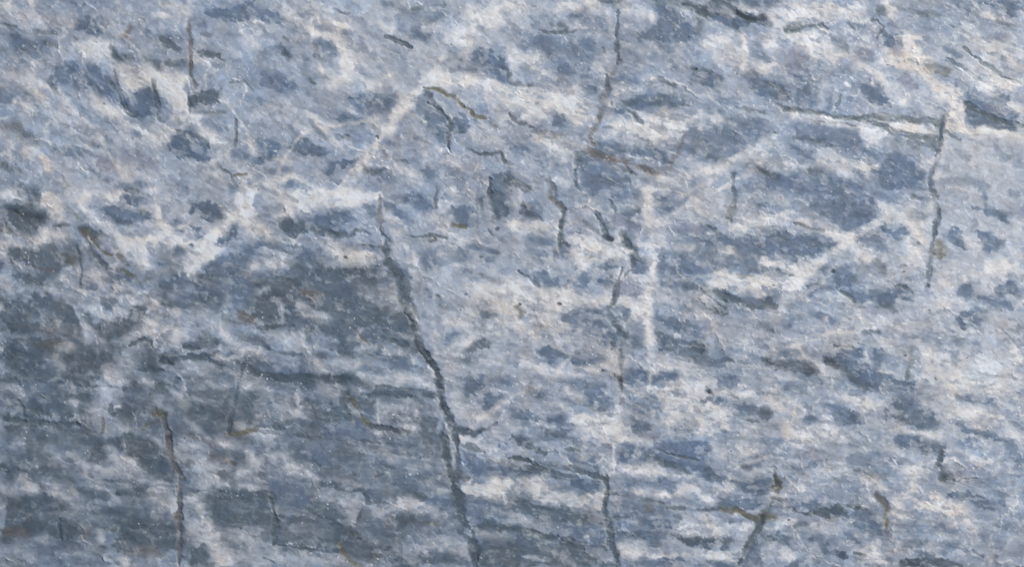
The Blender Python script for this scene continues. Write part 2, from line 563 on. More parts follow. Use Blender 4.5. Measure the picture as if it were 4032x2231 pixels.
S b .6 45 1000,440 1090,440
S b .5 50 900,240 930,270
S w .85 110 60,450 170,480
S w .7 90 200,500 270,560
S w .5 60 20,420 40,560
S w .4 100 880,60 1000,110
S w .4 50 740,110 780,300
S l .5 80 660,480 760,480
S g .7 45 0,500 0,620
S g .7 45 20,635 170,640
S b .6 40 270,610 330,620
S b .6 38 370,635 440,640
S p .6 45 300,680 345,690
S p .6 45 410,695 470,690
P b .65 540,650 650,650 660,700 620,730 550,710
S g .75 22 740,580 740,710
S b .8 40 790,620 870,600
S b .6 40 920,625 970,615
S b .6 38 960,570 1060,545 1140,545
S w .35 30 1000,610 1200,510
S g .8 40 1110,590 1180,630 1240,670
S g .7 42 690,725 705,790
S r .5 30 680,800 670,900 640,960 615,1030
P b .8 850,740 940,710 1130,690 1240,740 1360,810 1180,800 1000,820 960,870 880,850 790,860 790,810
S g .75 45 870,770 950,770
S g .7 55 1060,790 1150,750
S g .9 28 895,840 940,880 1000,925
S g .5 30 1220,790 1360,800
P b .7 1340,520 1480,510 1560,540 1590,630 1570,690 1480,650 1370,640 1380,590
S g .7 38 1370,525 1470,530 1580,590
S l .6 30 1360,580 1460,590
S b .6 40 1250,515 1240,530
S b .7 80 1800,530 1850,640
S b .7 70 1850,650 1900,680
S g .5 20 1780,490 1860,560
S k .8 10 1690,498 1694,502
S k .8 8 1675,535 1679,537
S k .8 8 1710,548 1712,550
S k .9 10 1490,210 1494,212
S k .9 9 1330,276 1333,278
S k .9 9 1563,270 1566,272
S k .7 12 1405,518 1410,520
S c .5 110 1640,450 1730,480
S w .7 110 1500,330 1720,330
S w .8 60 1740,280 1780,440
S w .6 60 1800,460 1900,520
S b .5 50 1840,410 1900,420
S b .5 60 1690,290 1720,330
S b .6 50 1590,760 1700,800
S g .6 25 1700,825 1800,840 1900,865
P w .6 30,700 300,730 540,740 620,880 600,930 500,960 470,880 360,830 300,850 230,920 100,860 30,780
P b .8 340,870 420,850 460,960 400,975 340,950
S p .5 70 190,900 240,920
S p .4 60 290,850 340,860
S g .7 26 10,860 60,910 130,930 190,970
P r .5 190,960 320,1000 460,990 430,1030 300,1050 190,1040
S w .9 85 320,1110 420,1160
S c .5 50 200,1050 500,1050
P b .7 0,1040 100,1080 180,1130 120,1150 0,1120
P w .7 740,940 900,870 1100,850 1300,860 1420,830 1430,900 1320,990 1200,1030 1100,1090 1000,1060 900,1010 780,1020
P b .45 1400,900 1900,880 1900,1060 1700,1200 1400,1200 1300,1080
S b .6 60 1660,990 1850,1020
S b .6 45 1630,1060 1690,1080
P b .6 1470,1090 1550,1100 1570,1170 1480,1170
S b .6 30 1330,1140 1420,1195
S w .45 40 1560,1270 1760,1160 1900,1050
S w .7 60 1860,1130 1900,1150
S r .9 30 620,1040 640,1075
S r .9 42 600,1130 680,1175 780,1210 870,1240 920,1300
S r .9 38 870,1200 960,1250 1020,1285 1100,1300
S r .5 60 1100,1290 1200,1270
S r .6 26 1190,1230 1260,1160 1290,1060 1320,1000
P b .6 500,1130 700,1180 900,1280 930,1380 800,1425 520,1425 530,1260
P b .75 640,1060 800,1060 880,1130 860,1190 760,1150 660,1110
S l .7 25 720,1110 780,1130
P b .75 930,1120 1060,1090 1170,1160 1220,1210 1180,1230 1050,1180 930,1160
S g .6 35 550,1150 560,1220
S g .85 20 500,1260 515,1340 510,1400
S g .5 50 600,1340 750,1360 860,1340
S g .6 50 760,1230 940,1320
P b .5 490,1400 640,1360 700,1425 480,1425
S b .5 40 1240,1240 1340,1260
S g .7 60 0,1340 60,1370 130,1410
S r .5 30 270,1340 320,1380 310,1425
S b .5 26 270,1150 310,1230
S g .5 30 0,1240 20,1250
S w .6 25 490,1240 500,1250
S w .5 80 1130,1340 1240,1320
S w .4 90 1400,1260 1640,1320
P b .6 1340,1390 1420,1360 1440,1425 1340,1425
S g .8 35 1690,1310 1700,1370 1670,1425
S g .8 50 1780,1255 1900,1285
S w .5 50 360,1330 440,1380
S w .5 70 1440,940 1560,900
S g .5 22 710,955 760,960
S b .5 50 540,970 580,990
S w .5 60 740,760 760,860
D
P b .6 0,0 140,0 110,30 0,110
S k .8 34 0,150 30,190
S w .6 50 60,160 110,180
P w .55 60,100 200,60 600,20 760,60 770,160 600,120 400,180 200,190 80,200
S w .85 30 700,130 760,165
S g .85 32 160,240 230,225 340,205 430,185 465,215
S g .7 24 440,190 470,220
S b .7 45 650,180 740,220
S k .5 18 655,205 690,225
S g .7 20 780,170 840,165 895,210 870,270 840,330
S g .65 55 850,110 910,80
S b .4 60 760,120 840,130
S p .6 45 840,290 860,350
P b .7 890,240 990,260 1010,330 970,360 900,330
S p .4 70 990,330 1010,400
S b .5 45 940,190 990,200
P p .5 710,350 840,370 820,450 760,470 700,450
S g .5 50 530,320 610,370
P w .8 0,350 50,270 70,420 120,500 40,560 0,540
S b .6 70 0,420 40,460
P w .6 150,260 400,270 520,380 640,440 500,450 340,420 180,340
P p .4 130,350 300,360 340,440 330,560 200,560 130,440
S g .4 26 340,460 350,440
S g .6 25 400,490 430,500
S k .8 9 302,494 306,496
S k .8 9 920,488 924,489
S b .6 40 590,520 630,570
P c .75 970,200 1050,250 1200,350 1250,450 1200,500 1280,620 1440,700 1500,800 1490,980 1440,1000 1330,970 1320,880 1350,780 1250,700 1150,560 1000,500 900,440 1050,360 1020,270
S w .6 60 930,30 980,150
S g .4 30 940,30 1050,80 1180,110
S g .6 42 1130,110 1290,130
S r .35 30 1170,10 1380,50
S b .6 60 1460,60 1590,100
S b .6 50 1430,20 1530,40
P b .8 1580,0 1900,0 1900,130 1820,120 1700,70 1620,50
S w .8 40 1620,110 1780,150 1900,200
S g .6 40 1740,170 1900,200
S g .6 35 1370,200 1460,240 1550,300
S b .4 50 1280,200 1350,240
S p .6 60 1690,290 1770,280
S b .7 45 1350,370 1470,430
S b .4 40 1200,310 1300,360
S g .75 24 1480,370 1600,440 1700,510 1770,580 1900,625
S w .5 100 1500,300 1900,420
S w .5 100 1560,560 1750,640
S w .7 80 1620,650 1900,640
S c .5 60 1900,500 1840,450
S o .35 70 1230,510 1350,560
S b .6 22 1300,505 1340,520
P l .5 900,580 980,540 1110,540 1190,600 1230,740 1100,780 960,700
S p .5 90 1060,600 1090,650
S b .5 40 1350,790 1350,850
S b .5 24 1420,600 1430,670
P b .75 0,590 100,620 220,700 200,750 120,740 0,730
S g .7 40 20,630 120,670 190,740
P b .6 230,590 330,580 390,640 380,690 260,640
P b .5 240,690 400,690 430,760 370,830 230,760
S b .75 32 410,690 400,800
P b .75 430,740 500,730 520,800 490,850 440,840
S g .7 32 565,730 520,840
P b .6 620,720 720,730 720,760 640,780
P b .75 700,630 800,580 920,640 920,700 900,780 940,790 850,790 760,760 740,680
S w .8 25 820,600 825,640
S w .9 25 1020,770 1045,762
S w .7 26 600,640 620,660
S w .6 60 690,480 850,570 940,680
S w .5 60 440,600 440,800
S g .75 24 90,790 200,830 340,845 560,870 720,885 870,860 1050,880 1280,910
S g .6 18 270,890 420,920 560,915 690,940
S g .6 32 700,900 830,930 950,1000 1100,1040 1280,1060
S w .4 26 840,860 1000,865
S w .7 50 220,880 560,900
P w .65 830,900 1000,900 1280,930 1300,1000 1270,1050 1150,1030 1000,1010 900,950
S g .5 60 960,1060 1260,1110
P g .9 1310,910 1340,980 1310,1060 1310,1130 1270,1150 1290,1040 1290,930
S b .9 24 1280,1130 1280,1200 1250,1300 1260,1425
S g .6 40 1330,990 1460,1060
S w .8 45 1225,1230 1245,1200
S w .5 20 1300,1150 1270,1260
P b .8 1490,760 1520,690 1560,680 1840,720 1860,840 1900,880 1900,1000 1560,990 1510,940
S g .95 34 1510,770 1590,810 1660,870 1740,900 1900,925
P g .8 1520,830 1600,880 1720,950 1680,980 1560,960 1520,920
P l .4 1560,720 1800,740 1850,840 1800,880 1680,840
S g .5 45 1750,960 1900,960
S w .8 22 1400,1000 1560,1000 1720,990 1900,1000
S w .7 40 1840,780 1900,830
P b .45 230,930 700,950 730,1060 780,1110 900,1180 780,1190 560,1130 400,1090 240,1060
S g .6 45 240,1040 380,1060 500,1090
S b .7 50 540,1100 700,1120 800,1150
P w .6 700,960 780,980 930,1010 850,1080 770,1110 730,1050
P b .5 230,1110 380,1140 380,1210 260,1190
P b .8 780,1230 900,1190 1000,1150 1080,1200 1200,1310 1200,1425 900,1425 840,1330
P w .7 710,1210 800,1200 880,1230 800,1280 770,1310 720,1270
P w .45 400,1130 640,1180 700,1240 640,1340 560,1320 420,1220
P w .5 0,1180 230,1240 330,1260 320,1300 160,1280 0,1240
S g .8 50 0,1290 110,1330
S g .7 60 350,1290 440,1310 490,1350
S b .8 50 520,1360 620,1380 720,1420
P b .65 0,1330 340,1290 640,1425 0,1425
S l .3 90 900,1080 1200,1170
P l .5 1300,1020 1900,1020 1900,1425 1280,1425 1300,1200
S w .5 50 1480,1020 1800,1015
S b .45 50 1740,1090 1800,1190
S b .4 50 1440,1150 1520,1190
S b .5 60 1300,1370 1440,1360
S b .5 60 1500,1350 1640,1400
S b .4 60 1840,1130 1900,1250
S g .5 26 0,990 110,1000
S k .6 12 80,990 90,998
S k .8 9 753,1159 757,1161
S w .5 60 20,1080 130,1100
E
S w .5 60 0,30 100,20
S o .6 20 125,0 135,40
P g .4 150,0 300,0 330,60 220,120 140,60
P g .8 30,120 150,110 300,130 370,190 330,240 300,310 200,330 60,230
S k .8 34 60,155 140,175
S k .6 34 160,180 350,200
S k .7 26 410,265 510,278
S r .7 50 0,290 60,310
S g .6 36 50,330 290,330
S o .5 30 200,90 240,110
P g .7 30,440 240,420 300,390 420,400 450,460 570,430 590,560 560,560 400,600 240,560 60,540
S o .7 26 430,460 500,500
S r .7 60 510,520 570,530
S r .6 32 60,530 240,560 380,600
S g .85 26 575,420 585,560 600,640 600,730
S b .7 70 0,540 10,560
P g .75 30,610 160,600 330,640 330,700 220,710 60,690
S b .8 30 120,640 170,660
P s .9 0,820 60,820 170,810 260,770 400,790 470,840 560,900 590,1000 620,1080 560,1120 440,1080 300,1090 100,1060 0,1050
S g .5 30 250,790 400,830
S r .6 34 150,1015 260,1030 430,1045
S l .5 40 420,1010 440,990
S l .35 30 200,960 340,960
P s .7 0,1100 200,1080 420,1110 450,1170 300,1300 250,1350 100,1360 0,1250
S o .5 40 240,1140 440,1150
S g .6 30 0,1050 80,1050
S l .5 22 30,1085 200,1100
P g .6 0,1350 460,1360 740,1370 740,1425 0,1425
S g .7 50 60,1200 280,1270
P g .7 480,1170 700,1170 860,1240 860,1290 740,1360 560,1360 440,1330
S s .6 40 560,1260 740,1260
S l .7 50 330,1260 380,1290 450,1340
S w .5 60 410,1210 490,1190
S l .6 80 960,1200 920,1270 960,1320
S l .5 100 820,1350 860,1425
P g .85 960,1150 1060,1080 1120,1130 1170,1210 1300,1240 1500,1210 1600,1220 1640,1290 1720,1300 1640,1330 1560,1280 1400,1270 1200,1300 1100,1230 1040,1140 960,1170
S g .9 34 960,1155 1060,1110 1150,1200
S k .5 42 1190,1270 1270,1280
S s .8 38 1280,1250 1400,1235 1600,1230
S k .5 40 1600,1240 1650,1300
P g .6 1030,1240 1190,1250 1200,1300 1040,1320
S s .8 34 1040,1345 1210,1345
P g .8 660,990 860,960 1100,910 1060,1000 960,1080 880,1130 720,1100
P g .6 640,1130 820,1150 890,1200 860,1230 700,1190
S g .6 50 700,1150 860,1180
S g .75 55 640,930 650,980
P g .6 740,790 860,790 860,870 800,890 740,860
P g .7 960,860 1080,850 1120,900 1060,940 960,930
S b .6 60 660,720 690,720
S g .5 40 870,770 980,760
P w .75 590,760 660,770 640,820 720,900 800,940 940,930 940,860 880,830 860,900 760,890 680,850 620,920 550,840
S l .8 26 540,850 590,960 620,1050 625,1130
P w .65 610,600 760,590 760,680 860,760 800,760 700,700 610,690
S c .6 50 700,640 760,700
S w .5 50 450,660 490,690
S w .6 60 380,740 430,770
P b .75 820,640 870,600 960,640 990,690 880,710
S r .8 24 580,290 640,360 700,430
S o .95 30 630,300 690,370 720,430
P g .75 570,280 690,260 770,300 780,380 740,420 680,340
S g .8 40 640,370 700,470 760,540 790,570
S o .8 22 730,430 830,495
S o .5 24 560,180 610,230
S r .8 32 880,490 940,560
S o .75 26 900,600 970,630 1030,670 1050,690
S r .6 22 1040,690 1110,660
S r .4 40 950,560 1060,570
P p .5 780,300 880,320 880,450 780,480
P w .85 860,300 960,360 1120,340 1400,380 1560,400 1700,300 1660,430 1500,540 1440,640 1380,600 1430,500 1430,420 1300,420 1180,400 1060,560 980,480 900,440 890,370
P w .9 1760,100 1820,0 1900,0 1900,240 1790,240
S w .6 50 1640,110 1760,200
S w .7 60 1860,310 1900,320
P w .7 640,0 900,0 880,90 980,110 880,120 760,90 640,50
P c .7 330,0 420,10 450,80 480,220 540,250 450,240 380,160 320,100
S c .6 70 320,320 420,340
S w .6 60 220,390 420,340
S w .6 50 240,370 80,370
S c .5 80 0,700 30,720
S l .5 50 20,770 260,730
S w .5 30 0,400 200,400
P b .75 740,100 860,100 1000,160 1140,160 1140,210 1000,260 900,260 860,220 680,130
S g .6 50 880,240 980,250
P b .75 920,50 1000,30 1100,40 1160,80 1080,110 940,90
S g .7 35 940,0 1020,10
S l .6 60 1080,80 1300,90 1380,130
P b .8 1420,100 1560,60 1640,100 1680,200 1760,220 1770,320 1660,420 1600,400 1640,340 1700,300 1640,220 1520,200 1420,160
S s .6 60 1700,310 1760,310
P b .75 1420,250 1500,280 1550,360 1540,380 1440,340
P b .6 1200,240 1340,220 1390,260 1340,320 1200,280
P b .85 1290,420 1420,410 1450,460 1420,510 1320,490
S g .4 30 960,320 1050,340
S b .6 40 1190,550 1260,560
S p .5 60 1120,460 1180,480
P b .8 1480,560 1620,510 1900,400 1900,760 1700,900 1440,980 1300,880 1240,860 1200,700 1290,640
P g .7 1200,800 1400,830 1600,780 1690,850 1620,920 1440,970 1380,900 1200,860
P s .6 1380,690 1560,600 1660,640 1540,720
S g .6 50 1210,700 1280,720
S l .5 60 1420,730 1300,790
S l .35 50 1600,650 1680,700
S l .7 50 1700,800 1720,860
P l .6 1400,860 1560,850 1640,950 1640,1060 1560,1000 1400,1060 1300,1060 1260,960 1320,900
P w .6 1060,1000 1130,980 1260,1020 1140,1050 1080,1040
S w .9 60 1085,1005 1120,1020
S w .7 50 1320,1060 1330,1130
S w .7 70 1330,1070 1390,1080
S w .6 50 1310,900 1330,920
S l .5 26 930,1110 1000,1040
S l .5 100 1150,1130 1280,1130
P g .7 1330,1120 1560,1060 1640,1100 1640,1180 1500,1190 1340,1180
S w .7 40 1640,960 1640,1060 1700,1130 1800,1180 1900,1190
S w .6 40 1630,1210 1690,1270 1800,1240
S r .7 60 1790,910 1850,950
P r .5 1760,900 1900,940 1900,1010 1780,1010
S g .7 40 1650,950 1690,980
S g .6 60 1800,1090 1890,1100
S l .5 80 1400,1320 1560,1330
S w .9 24 1360,1345 1372,1350
S g .4 90 1850,1280 1900,1350
S r .5 40 1100,790 1100,850
S r .5 34 1110,900 1260,940
S w .6 40 1050,760 1090,820
S w .7 40 990,830 1020,830
S k .9 9 1799,466 1802,468
F
P w .75 0,0 960,0 950,60 800,120 600,120 400,150 200,200 160,180 300,90 0,30
S c .7 60 580,40 660,20
S c .6 90 20,250 100,320
S b .5 60 100,120 200,130
S b .6 30 50,190 120,195
P b .75 540,150 700,150 740,210 660,280 480,270 420,220
S b .6 50 780,210 930,190
P g .85 190,220 300,210 370,240 400,300 300,330 230,300
P g .9 440,290 560,280 640,310 700,340 620,350 480,350
S g .9 32 560,300 640,330 720,350 760,310
S g .7 30 760,300 870,330
P g .7 520,350 620,360 610,400 540,390
S b .6 50 660,420 920,430
S g .7 24 800,410 960,420
P b .6 0,380 100,370 240,400 440,410 470,470 400,530 340,530 280,460 100,440 0,440
S g .5 30 110,400 170,430
S b .7 60 490,450 540,460
S w .85 80 560,430 640,480 940,495
S w .6 70 0,560 250,540
S w .6 40 560,545 900,520
S k .9 10 678,497 684,499
P b .7 160,560 340,620 0,660 0,600
P s .85 0,660 330,650 370,760 330,950 250,980 200,960 100,970 0,960
P s .9 470,600 560,570 680,590 680,660 560,700 460,680
P g .85 350,740 560,740 700,710 780,740 860,830 980,860 1130,870 1180,1000 1150,1060 1020,1060 900,1020 700,1030 560,1060 360,960 380,860 350,830
P s .7 840,550 980,560 1060,640 940,690 700,620
S r .8 70 370,760 450,780
S r .7 34 480,750 540,770
S g .6 50 640,620 940,680
P l .6 780,740 1000,700 1090,720 1140,820 1120,870 980,870 900,800 800,800
S l .7 36 100,720 20,760
S r .6 30 190,820 270,830
S r .6 38 90,880 100,885
S l .7 26 170,830 210,860 200,980
S w .7 60 340,860 380,930 520,950
S l .6 30 340,850 420,890 560,940
S l .5 26 1000,900 1120,900
S l .6 30 960,950 1060,910
S r .7 28 700,1000 780,1060 850,1130
S o .5 22 760,1040 870,1140
P g .8 350,970 700,1020 760,1060 840,1140 760,1150 560,1110 370,1040
S g .7 26 20,1030 160,1010 290,1010
P l .6 120,1060 300,1040 360,1130 420,1220 240,1190 130,1120
S w .8 30 330,1060 380,1160 420,1220
S g .75 28 70,1160 160,1210 340,1240
P g .6 540,1130 740,1140 760,1210 560,1200
S w .6 70 460,1290 520,1330 760,1290
S w .6 40 760,1180 900,1160
S w .6 40 780,1280 880,1290
S g .5 30 460,1230 530,1235
P b .7 0,1270 180,1300 400,1330 480,1380 0,1390
S g .9 38 0,1370 200,1395 420,1400 640,1415
P g .8 620,1380 740,1340 770,1425 560,1425
S r .6 34 870,1330 920,1350
P b .85 880,1180 1000,1210 1170,1290 1300,1370 1120,1370 960,1290 940,1230
S w .7 50 780,1360 960,1400 1300,1400
S g .85 44 1030,1110 1120,1150 1220,1190
S g .6 30 960,1040 1060,1080
S w .4 22 970,1020 1090,1080 1180,1110
S r .75 24 952,60 950,150 965,240 950,300
S g .85 38 945,300 980,360 1010,385
S g .85 48 975,420 1000,480 985,545
S g .95 62 1010,580 1070,650 1110,720 1150,820 1170,890
S g .95 38 1135,900 1170,970 1205,1040 1215,1110 1250,1180 1300,1280 1360,1350 1410,1425
S k .7 20 1140,920 1190,990 1200,1060 1230,1170 1290,1260 1350,1340 1390,1425
S g .8 36 1070,560 1120,690 1180,860 1230,960
S l .5 30 1100,560 1170,740 1240,900
S l .7 60 1040,320 1090,520 1180,560
S w .9 20 1190,460 1215,560 1260,630
S w .5 60 1180,880 1280,1080 1380,1200 1440,1330
S l .6 30 960,580 980,640
P b .75 970,90 1060,100 1140,150 1150,240 1090,230 1000,160
P b .8 1040,60 1180,40 1270,50 1330,120 1220,140 1060,90
S r .7 26 1355,0 1350,90 1370,130
S c .5 90 1020,200 1080,280
P b .75 1470,110 1600,120 1680,200 1640,280 1520,240 1500,180 1460,150
S o .85 30 1500,265 1570,275
S g .7 32 1680,80 1690,150
S b .6 22 1660,60 1660,280
P g .9 1750,0 1900,10 1900,180 1800,210 1770,140
S l .5 30 1740,60 1760,200
S g .8 28 1180,350 1280,340 1440,345
S k .85 38 1325,380 1355,378
S k .7 14 1318,355 1350,360
S l .8 12 1325,372 1345,370
S k .6 22 1820,280 1832,282
S k .6 20 1692,490 1706,494
S k .5 24 1490,385 1500,390
S k .8 12 1580,780 1586,782
S g .6 20 1740,280 1790,330
S b .8 50 1630,420 1820,450
S b .7 40 1750,515 1790,520
S b .6 30 1530,450 1580,510
S b .7 50 1560,600 1620,600
S b .5 60 1850,590 1900,600
S b .7 46 1130,610 1160,650
S b .5 90 1270,480 1300,540
P b .4 1240,430 1600,400 1640,540 1300,580
S g .7 26 1260,655 1310,665
S b .5 30 1220,690 1280,750
S g .85 26 1375,775 1390,810
P g .85 1360,850 1420,840 1560,830 1700,870 1800,930 1760,970 1700,960 1680,900 1550,870 1380,870
S b .7 50 1720,930 1790,920
S r .5 30 1680,620 1760,660 1830,700
S w .8 90 1620,720 1860,760
S c .5 120 1700,830 1860,860
S w .9 26 1780,722 1800,724
S w .8 28 1515,565 1520,590
S w .6 50 1600,880 1680,1000 1760,1080 1900,1070
P w .5 1420,930 1600,900 1660,1020 1560,1020 1440,1000
P b .8 1380,1060 1500,1040 1570,1060 1440,1170 1400,1130
S l .5 36 1370,1200 1500,1180 1680,1050
S w .6 46 1360,1210 1480,1200 1620,1110
P g .8 1640,1110 1760,1080 1780,1150 1680,1190 1560,1210 1600,1150
P g .9 1470,1250 1600,1220 1740,1240 1700,1280 1560,1285
P b .5 1180,720 1300,700 1320,1000 1260,960
P l .35 1440,1300 1900,1200 1900,1425 1480,1425
S b .5 40 1480,1380 1560,1425
S b .6 50 1830,1380 1900,1425
S w .5 60 1480,0 1520,60
S w .6 40 1380,1200 1360,1260
G
S r .85 40 305,0 320,50 370,90 430,150
S g .9 34 425,150 400,220 390,300
S g .8 34 375,310 385,390 440,410
S g .6 30 350,450 360,500
S k .4 24 110,110 150,120
P b .8 80,130 150,110 240,140 260,210 240,240 130,210 80,190
S g .8 32 90,180 240,215
S b .7 60 0,60 20,140
S b .5 50 180,110 240,120
P w .45 0,240 360,240 360,320 0,300
S b .8 60 180,370 320,400
S b .6 60 180,450 280,470
S k .5 16 260,458 272,460
P b .6 350,390 470,420 450,480 520,520 510,600 480,530 380,490 350,460
P b .75 440,290 520,290 570,310 500,360 460,340
S p .4 60 450,230 600,250
S g .5 26 560,225 640,290 680,320
S k .8 16 552,128 562,131
S g .9 24 640,180 690,240 730,300 740,340
S k .6 30 710,345 770,355
S g .7 30 760,60 795,130 800,150
S b .6 40 640,160 720,160
S g .6 24 730,270 780,285
S k .7 30 830,310 860,325
S g 1 52 850,330 890,390 930,420 940,480 930,530
S b .5 60 900,300 920,340
P b .8 540,20 600,10 660,20 600,50 540,50
S b .8 60 760,40 980,50
P g .7 820,120 970,120 970,170 900,250 860,200
P p .5 800,150 860,170 900,260 820,280 740,240
P p .4 920,230 1030,200 1030,320 940,300
S w .7 50 1040,0 1060,100
S w .7 36 1060,100 1060,220 1060,330
S w .55 90 1120,250 1140,400
S w .9 30 950,410 1120,415
P b .9 1100,70 1160,40 1280,60 1380,30 1420,60 1300,130 1200,180 1110,140
P b .5 1280,20 1480,10 1440,70 1360,80
S l .8 60 1220,190 1360,110 1500,0
P l .6 1360,80 1600,0 1640,60 1650,300 1450,240 1340,200 1240,220
S g .9 40 1670,0 1680,60 1670,100
S o .5 30 1640,130 1640,240
S b .7 60 1800,100 1900,130
S w .6 90 1700,280 1900,260
S w .4 60 1680,60 1740,230
P b .85 1440,260 1520,250 1660,340 1760,370 1900,300 1900,540 1760,480 1660,430 1580,420 1480,440 1380,360
S g .6 34 1480,270 1580,330 1620,350
S p .4 80 1260,280 1400,290
S w .5 80 1560,440 1640,470
S w .45 60 1250,430 1350,440
P b .6 1120,440 1230,430 1230,500 1160,540 1160,610 1120,600
P b .55 1280,460 1440,500 1480,600 1460,700 1300,700 1180,640 1260,560
S w .8 30 1075,430 1090,560 1080,740
S w .7 44 1045,740 1050,860 1040,980
S w .4 80 1120,800 1380,800
P b .9 980,510 1050,500 1070,640 930,630 950,570
S s .5 60 1020,510 1040,530
P w .55 470,330 680,380 860,420 900,530 620,540 520,560 470,460
S w .9 30 670,430 700,430
S w .8 26 880,445 910,445
S k .4 14 862,455 866,458
P b .6 620,560 700,540 840,560 820,580 640,590
P b .6 440,640 560,620 600,700 560,720 440,710
P b .65 630,650 790,630 820,670 780,700 640,690
S l .8 30 630,620 625,720
S g .7 26 80,605 150,650 230,710
P b .85 180,650 240,610 320,650 380,650 380,710 320,740 250,730
S p .5 24 320,570 325,590
S w .7 90 20,700 120,740
P w .55 0,680 200,700 280,760 460,730 620,780 900,800 1010,820 1000,980 860,960 600,870 480,880 300,1000 200,1100 0,1060
S w .8 60 220,790 340,780
S k .8 18 380,846 384,850
S k .9 11 88,846 92,848
S o .6 36 70,870 100,900 80,960
S g .9 30 850,590 830,660 800,720 785,790
S p .6 26 760,720 800,730
P p .5 830,640 1000,650 1020,740 960,800 820,780
S b .5 30 820,770 1000,780
P g .8 690,870 770,870 770,930 780,970 750,950
S g .85 45 765,920 800,1000 860,1070
P b .6 780,870 900,880 880,960 800,950
P b .65 380,940 560,880 700,900 760,1010 830,1090 800,1160 720,1150 640,1090 560,1060 400,1020
S w .35 70 400,1020 560,1040
S w .9 28 715,1045 725,1055
S r .5 22 560,1090 640,1110 690,1150
S s .5 30 780,1110 790,1150
S r .4 60 220,1020 380,1030
P g .6 920,1100 960,1090 1000,1150 1040,1180 940,1180
S g .6 24 860,1070 900,1090
P b .85 230,1170 340,1160 440,1200 540,1200 700,1220 730,1260 640,1310 540,1310 440,1270 300,1260
S l .6 16 430,1180 435,1230
S w .5 80 100,1280 240,1330
S w .5 50 240,1330 540,1370 740,1300
S b .6 60 40,1040 60,1070
S b .6 45 0,1150 40,1160
S g .8 26 825,1190 850,1240
S r .5 28 700,1340 780,1360 840,1390
S k 1 12 702,1336 706,1339
S k 1 16 790,1365 793,1376
S k 1 10 838,1420 840,1425
S c .4 90 760,1270 800,1330
S b .7 80 900,1370 1030,1380
S b .7 60 1100,1390 1260,1370
S w .85 55 1050,1020 1060,1160
S w .7 26 1045,1180 1060,1300 1070,1420
P w .45 1060,1230 1300,1250 1480,1330 1560,1400 1560,1425 1280,1425 1280,1350 1080,1340
S w .6 60 1290,1280 1300,1330
S k .5 14 1415,1342 1420,1346
P b .6 1130,970 1250,940 1400,1000 1470,1070 1450,1110 1300,1060 1200,1040
P g .95 1050,1060 1100,1040 1300,1110 1440,1120 1490,1180 1480,1230 1560,1260 1640,1230 1700,1230 1720,1270 1640,1300 1460,1290 1380,1250 1200,1220 1120,1200 1130,1150
S k .4 60 1380,1160 1460,1190
S l .6 18 1280,1150 1340,1160
S b .7 60 1820,1240 1900,1260
S b .6 60 1600,1370 1700,1400
S g .7 50 1310,720 1470,720
S g .9 40 1430,775 1520,770 1600,800 1640,830
S g .85 50 1600,770 1700,810 1800,860 1900,880
S g .7 80 1560,870 1600,890
P g .5 1600,770 1900,790 1900,880 1700,870
P w .65 1480,640 1700,640 1900,660 1900,770 1700,760 1600,740 1480,740
S c .8 50 1830,690 1900,700
S o .4 26 1700,635 1820,640
S w .4 80 1450,850 1480,880
P l .4 1400,950 1900,930 1900,1200 1700,1160 1500,1080
H
P b .7 0,110 100,120 180,150 80,190 0,190
P b .6 300,0 560,0 820,60 860,130 840,200 700,300 640,330 580,300 500,220 440,140 340,120 400,60
S b .7 30 330,130 440,150 430,190
S s .6 45 640,195 760,200
S b .7 50 560,160 740,160
S w .4 60 60,60 200,90
P w .8 100,190 180,180 300,200 360,250 300,260 180,220
S w .7 60 0,230 180,220
S w .7 70 380,270 560,330 640,380
S w .7 36 620,350 740,290 880,240
P b .95 0,310 120,300 200,330 420,320 530,330 560,370 520,430 440,480 380,540 280,530 0,460
P g .9 60,340 160,320 260,370 420,370 500,400 420,440 320,410 180,410 80,380
S g .7 24 220,250 340,290 440,310
S w .6 50 400,540 540,440 600,400
S w .7 70 120,900 200,760 300,650 420,530
P w .7 0,500 260,540 360,570 300,680 200,760 120,760 0,740
S w .9 26 90,530 130,545
P g .6 0,580 180,590 230,620 180,640 0,640
S k .8 14 64,713 72,715
S w .5 90 650,420 760,500
P b .5 640,350 720,320 900,340 940,460 860,480 700,400
P b .7 880,280 960,290 1100,290 1140,360 1200,430 1140,430 1080,350 1000,370 940,350 880,340
S g .5 40 910,250 900,290
S k .4 20 1155,380 1165,382
S c .85 60 1110,220 1150,320 1220,360
S c .6 50 880,120 930,240
P w .45 860,90 1100,110 1100,200 1200,400 1150,520 1060,520 1100,220 940,230
S g .85 40 1115,50 1150,55
S b .6 36 1140,65 1260,70
S b .5 50 860,30 900,60
S b .5 50 1100,190 1180,190
S g .8 28 1285,0 1295,60
S w .9 44 1230,130 1260,80
S g .8 32 1300,140 1300,220 1280,290 1265,360
S o .5 70 1300,400 1320,500
S o .4 60 1340,470 1370,460
P b .75 1370,280 1450,250 1520,380 1560,440 1500,450 1420,400 1370,340
S g .7 30 1430,375 1440,380
P b .75 1530,110 1700,120 1830,160 1800,230 1700,190 1640,170 1560,160
S b .8 34 1645,20 1650,160
S g .4 60 1740,160 1800,200
P b .75 1600,320 1700,320 1790,400 1760,460 1680,470 1620,440
S b .5 60 1560,230 1580,300
S b .5 40 1840,20 1880,40
S w .5 70 1500,340 1580,420
P l .6 1310,480 1420,460 1560,500 1620,600 1500,680 1400,640 1340,620
P w .55 1660,540 1800,500 1900,510 1900,620 1720,620 1660,600
S w .9 20 1490,640 1500,655
S c .7 40 1310,690 1350,710
S w .7 40 650,510 680,520
S w .5 80 700,480 780,500
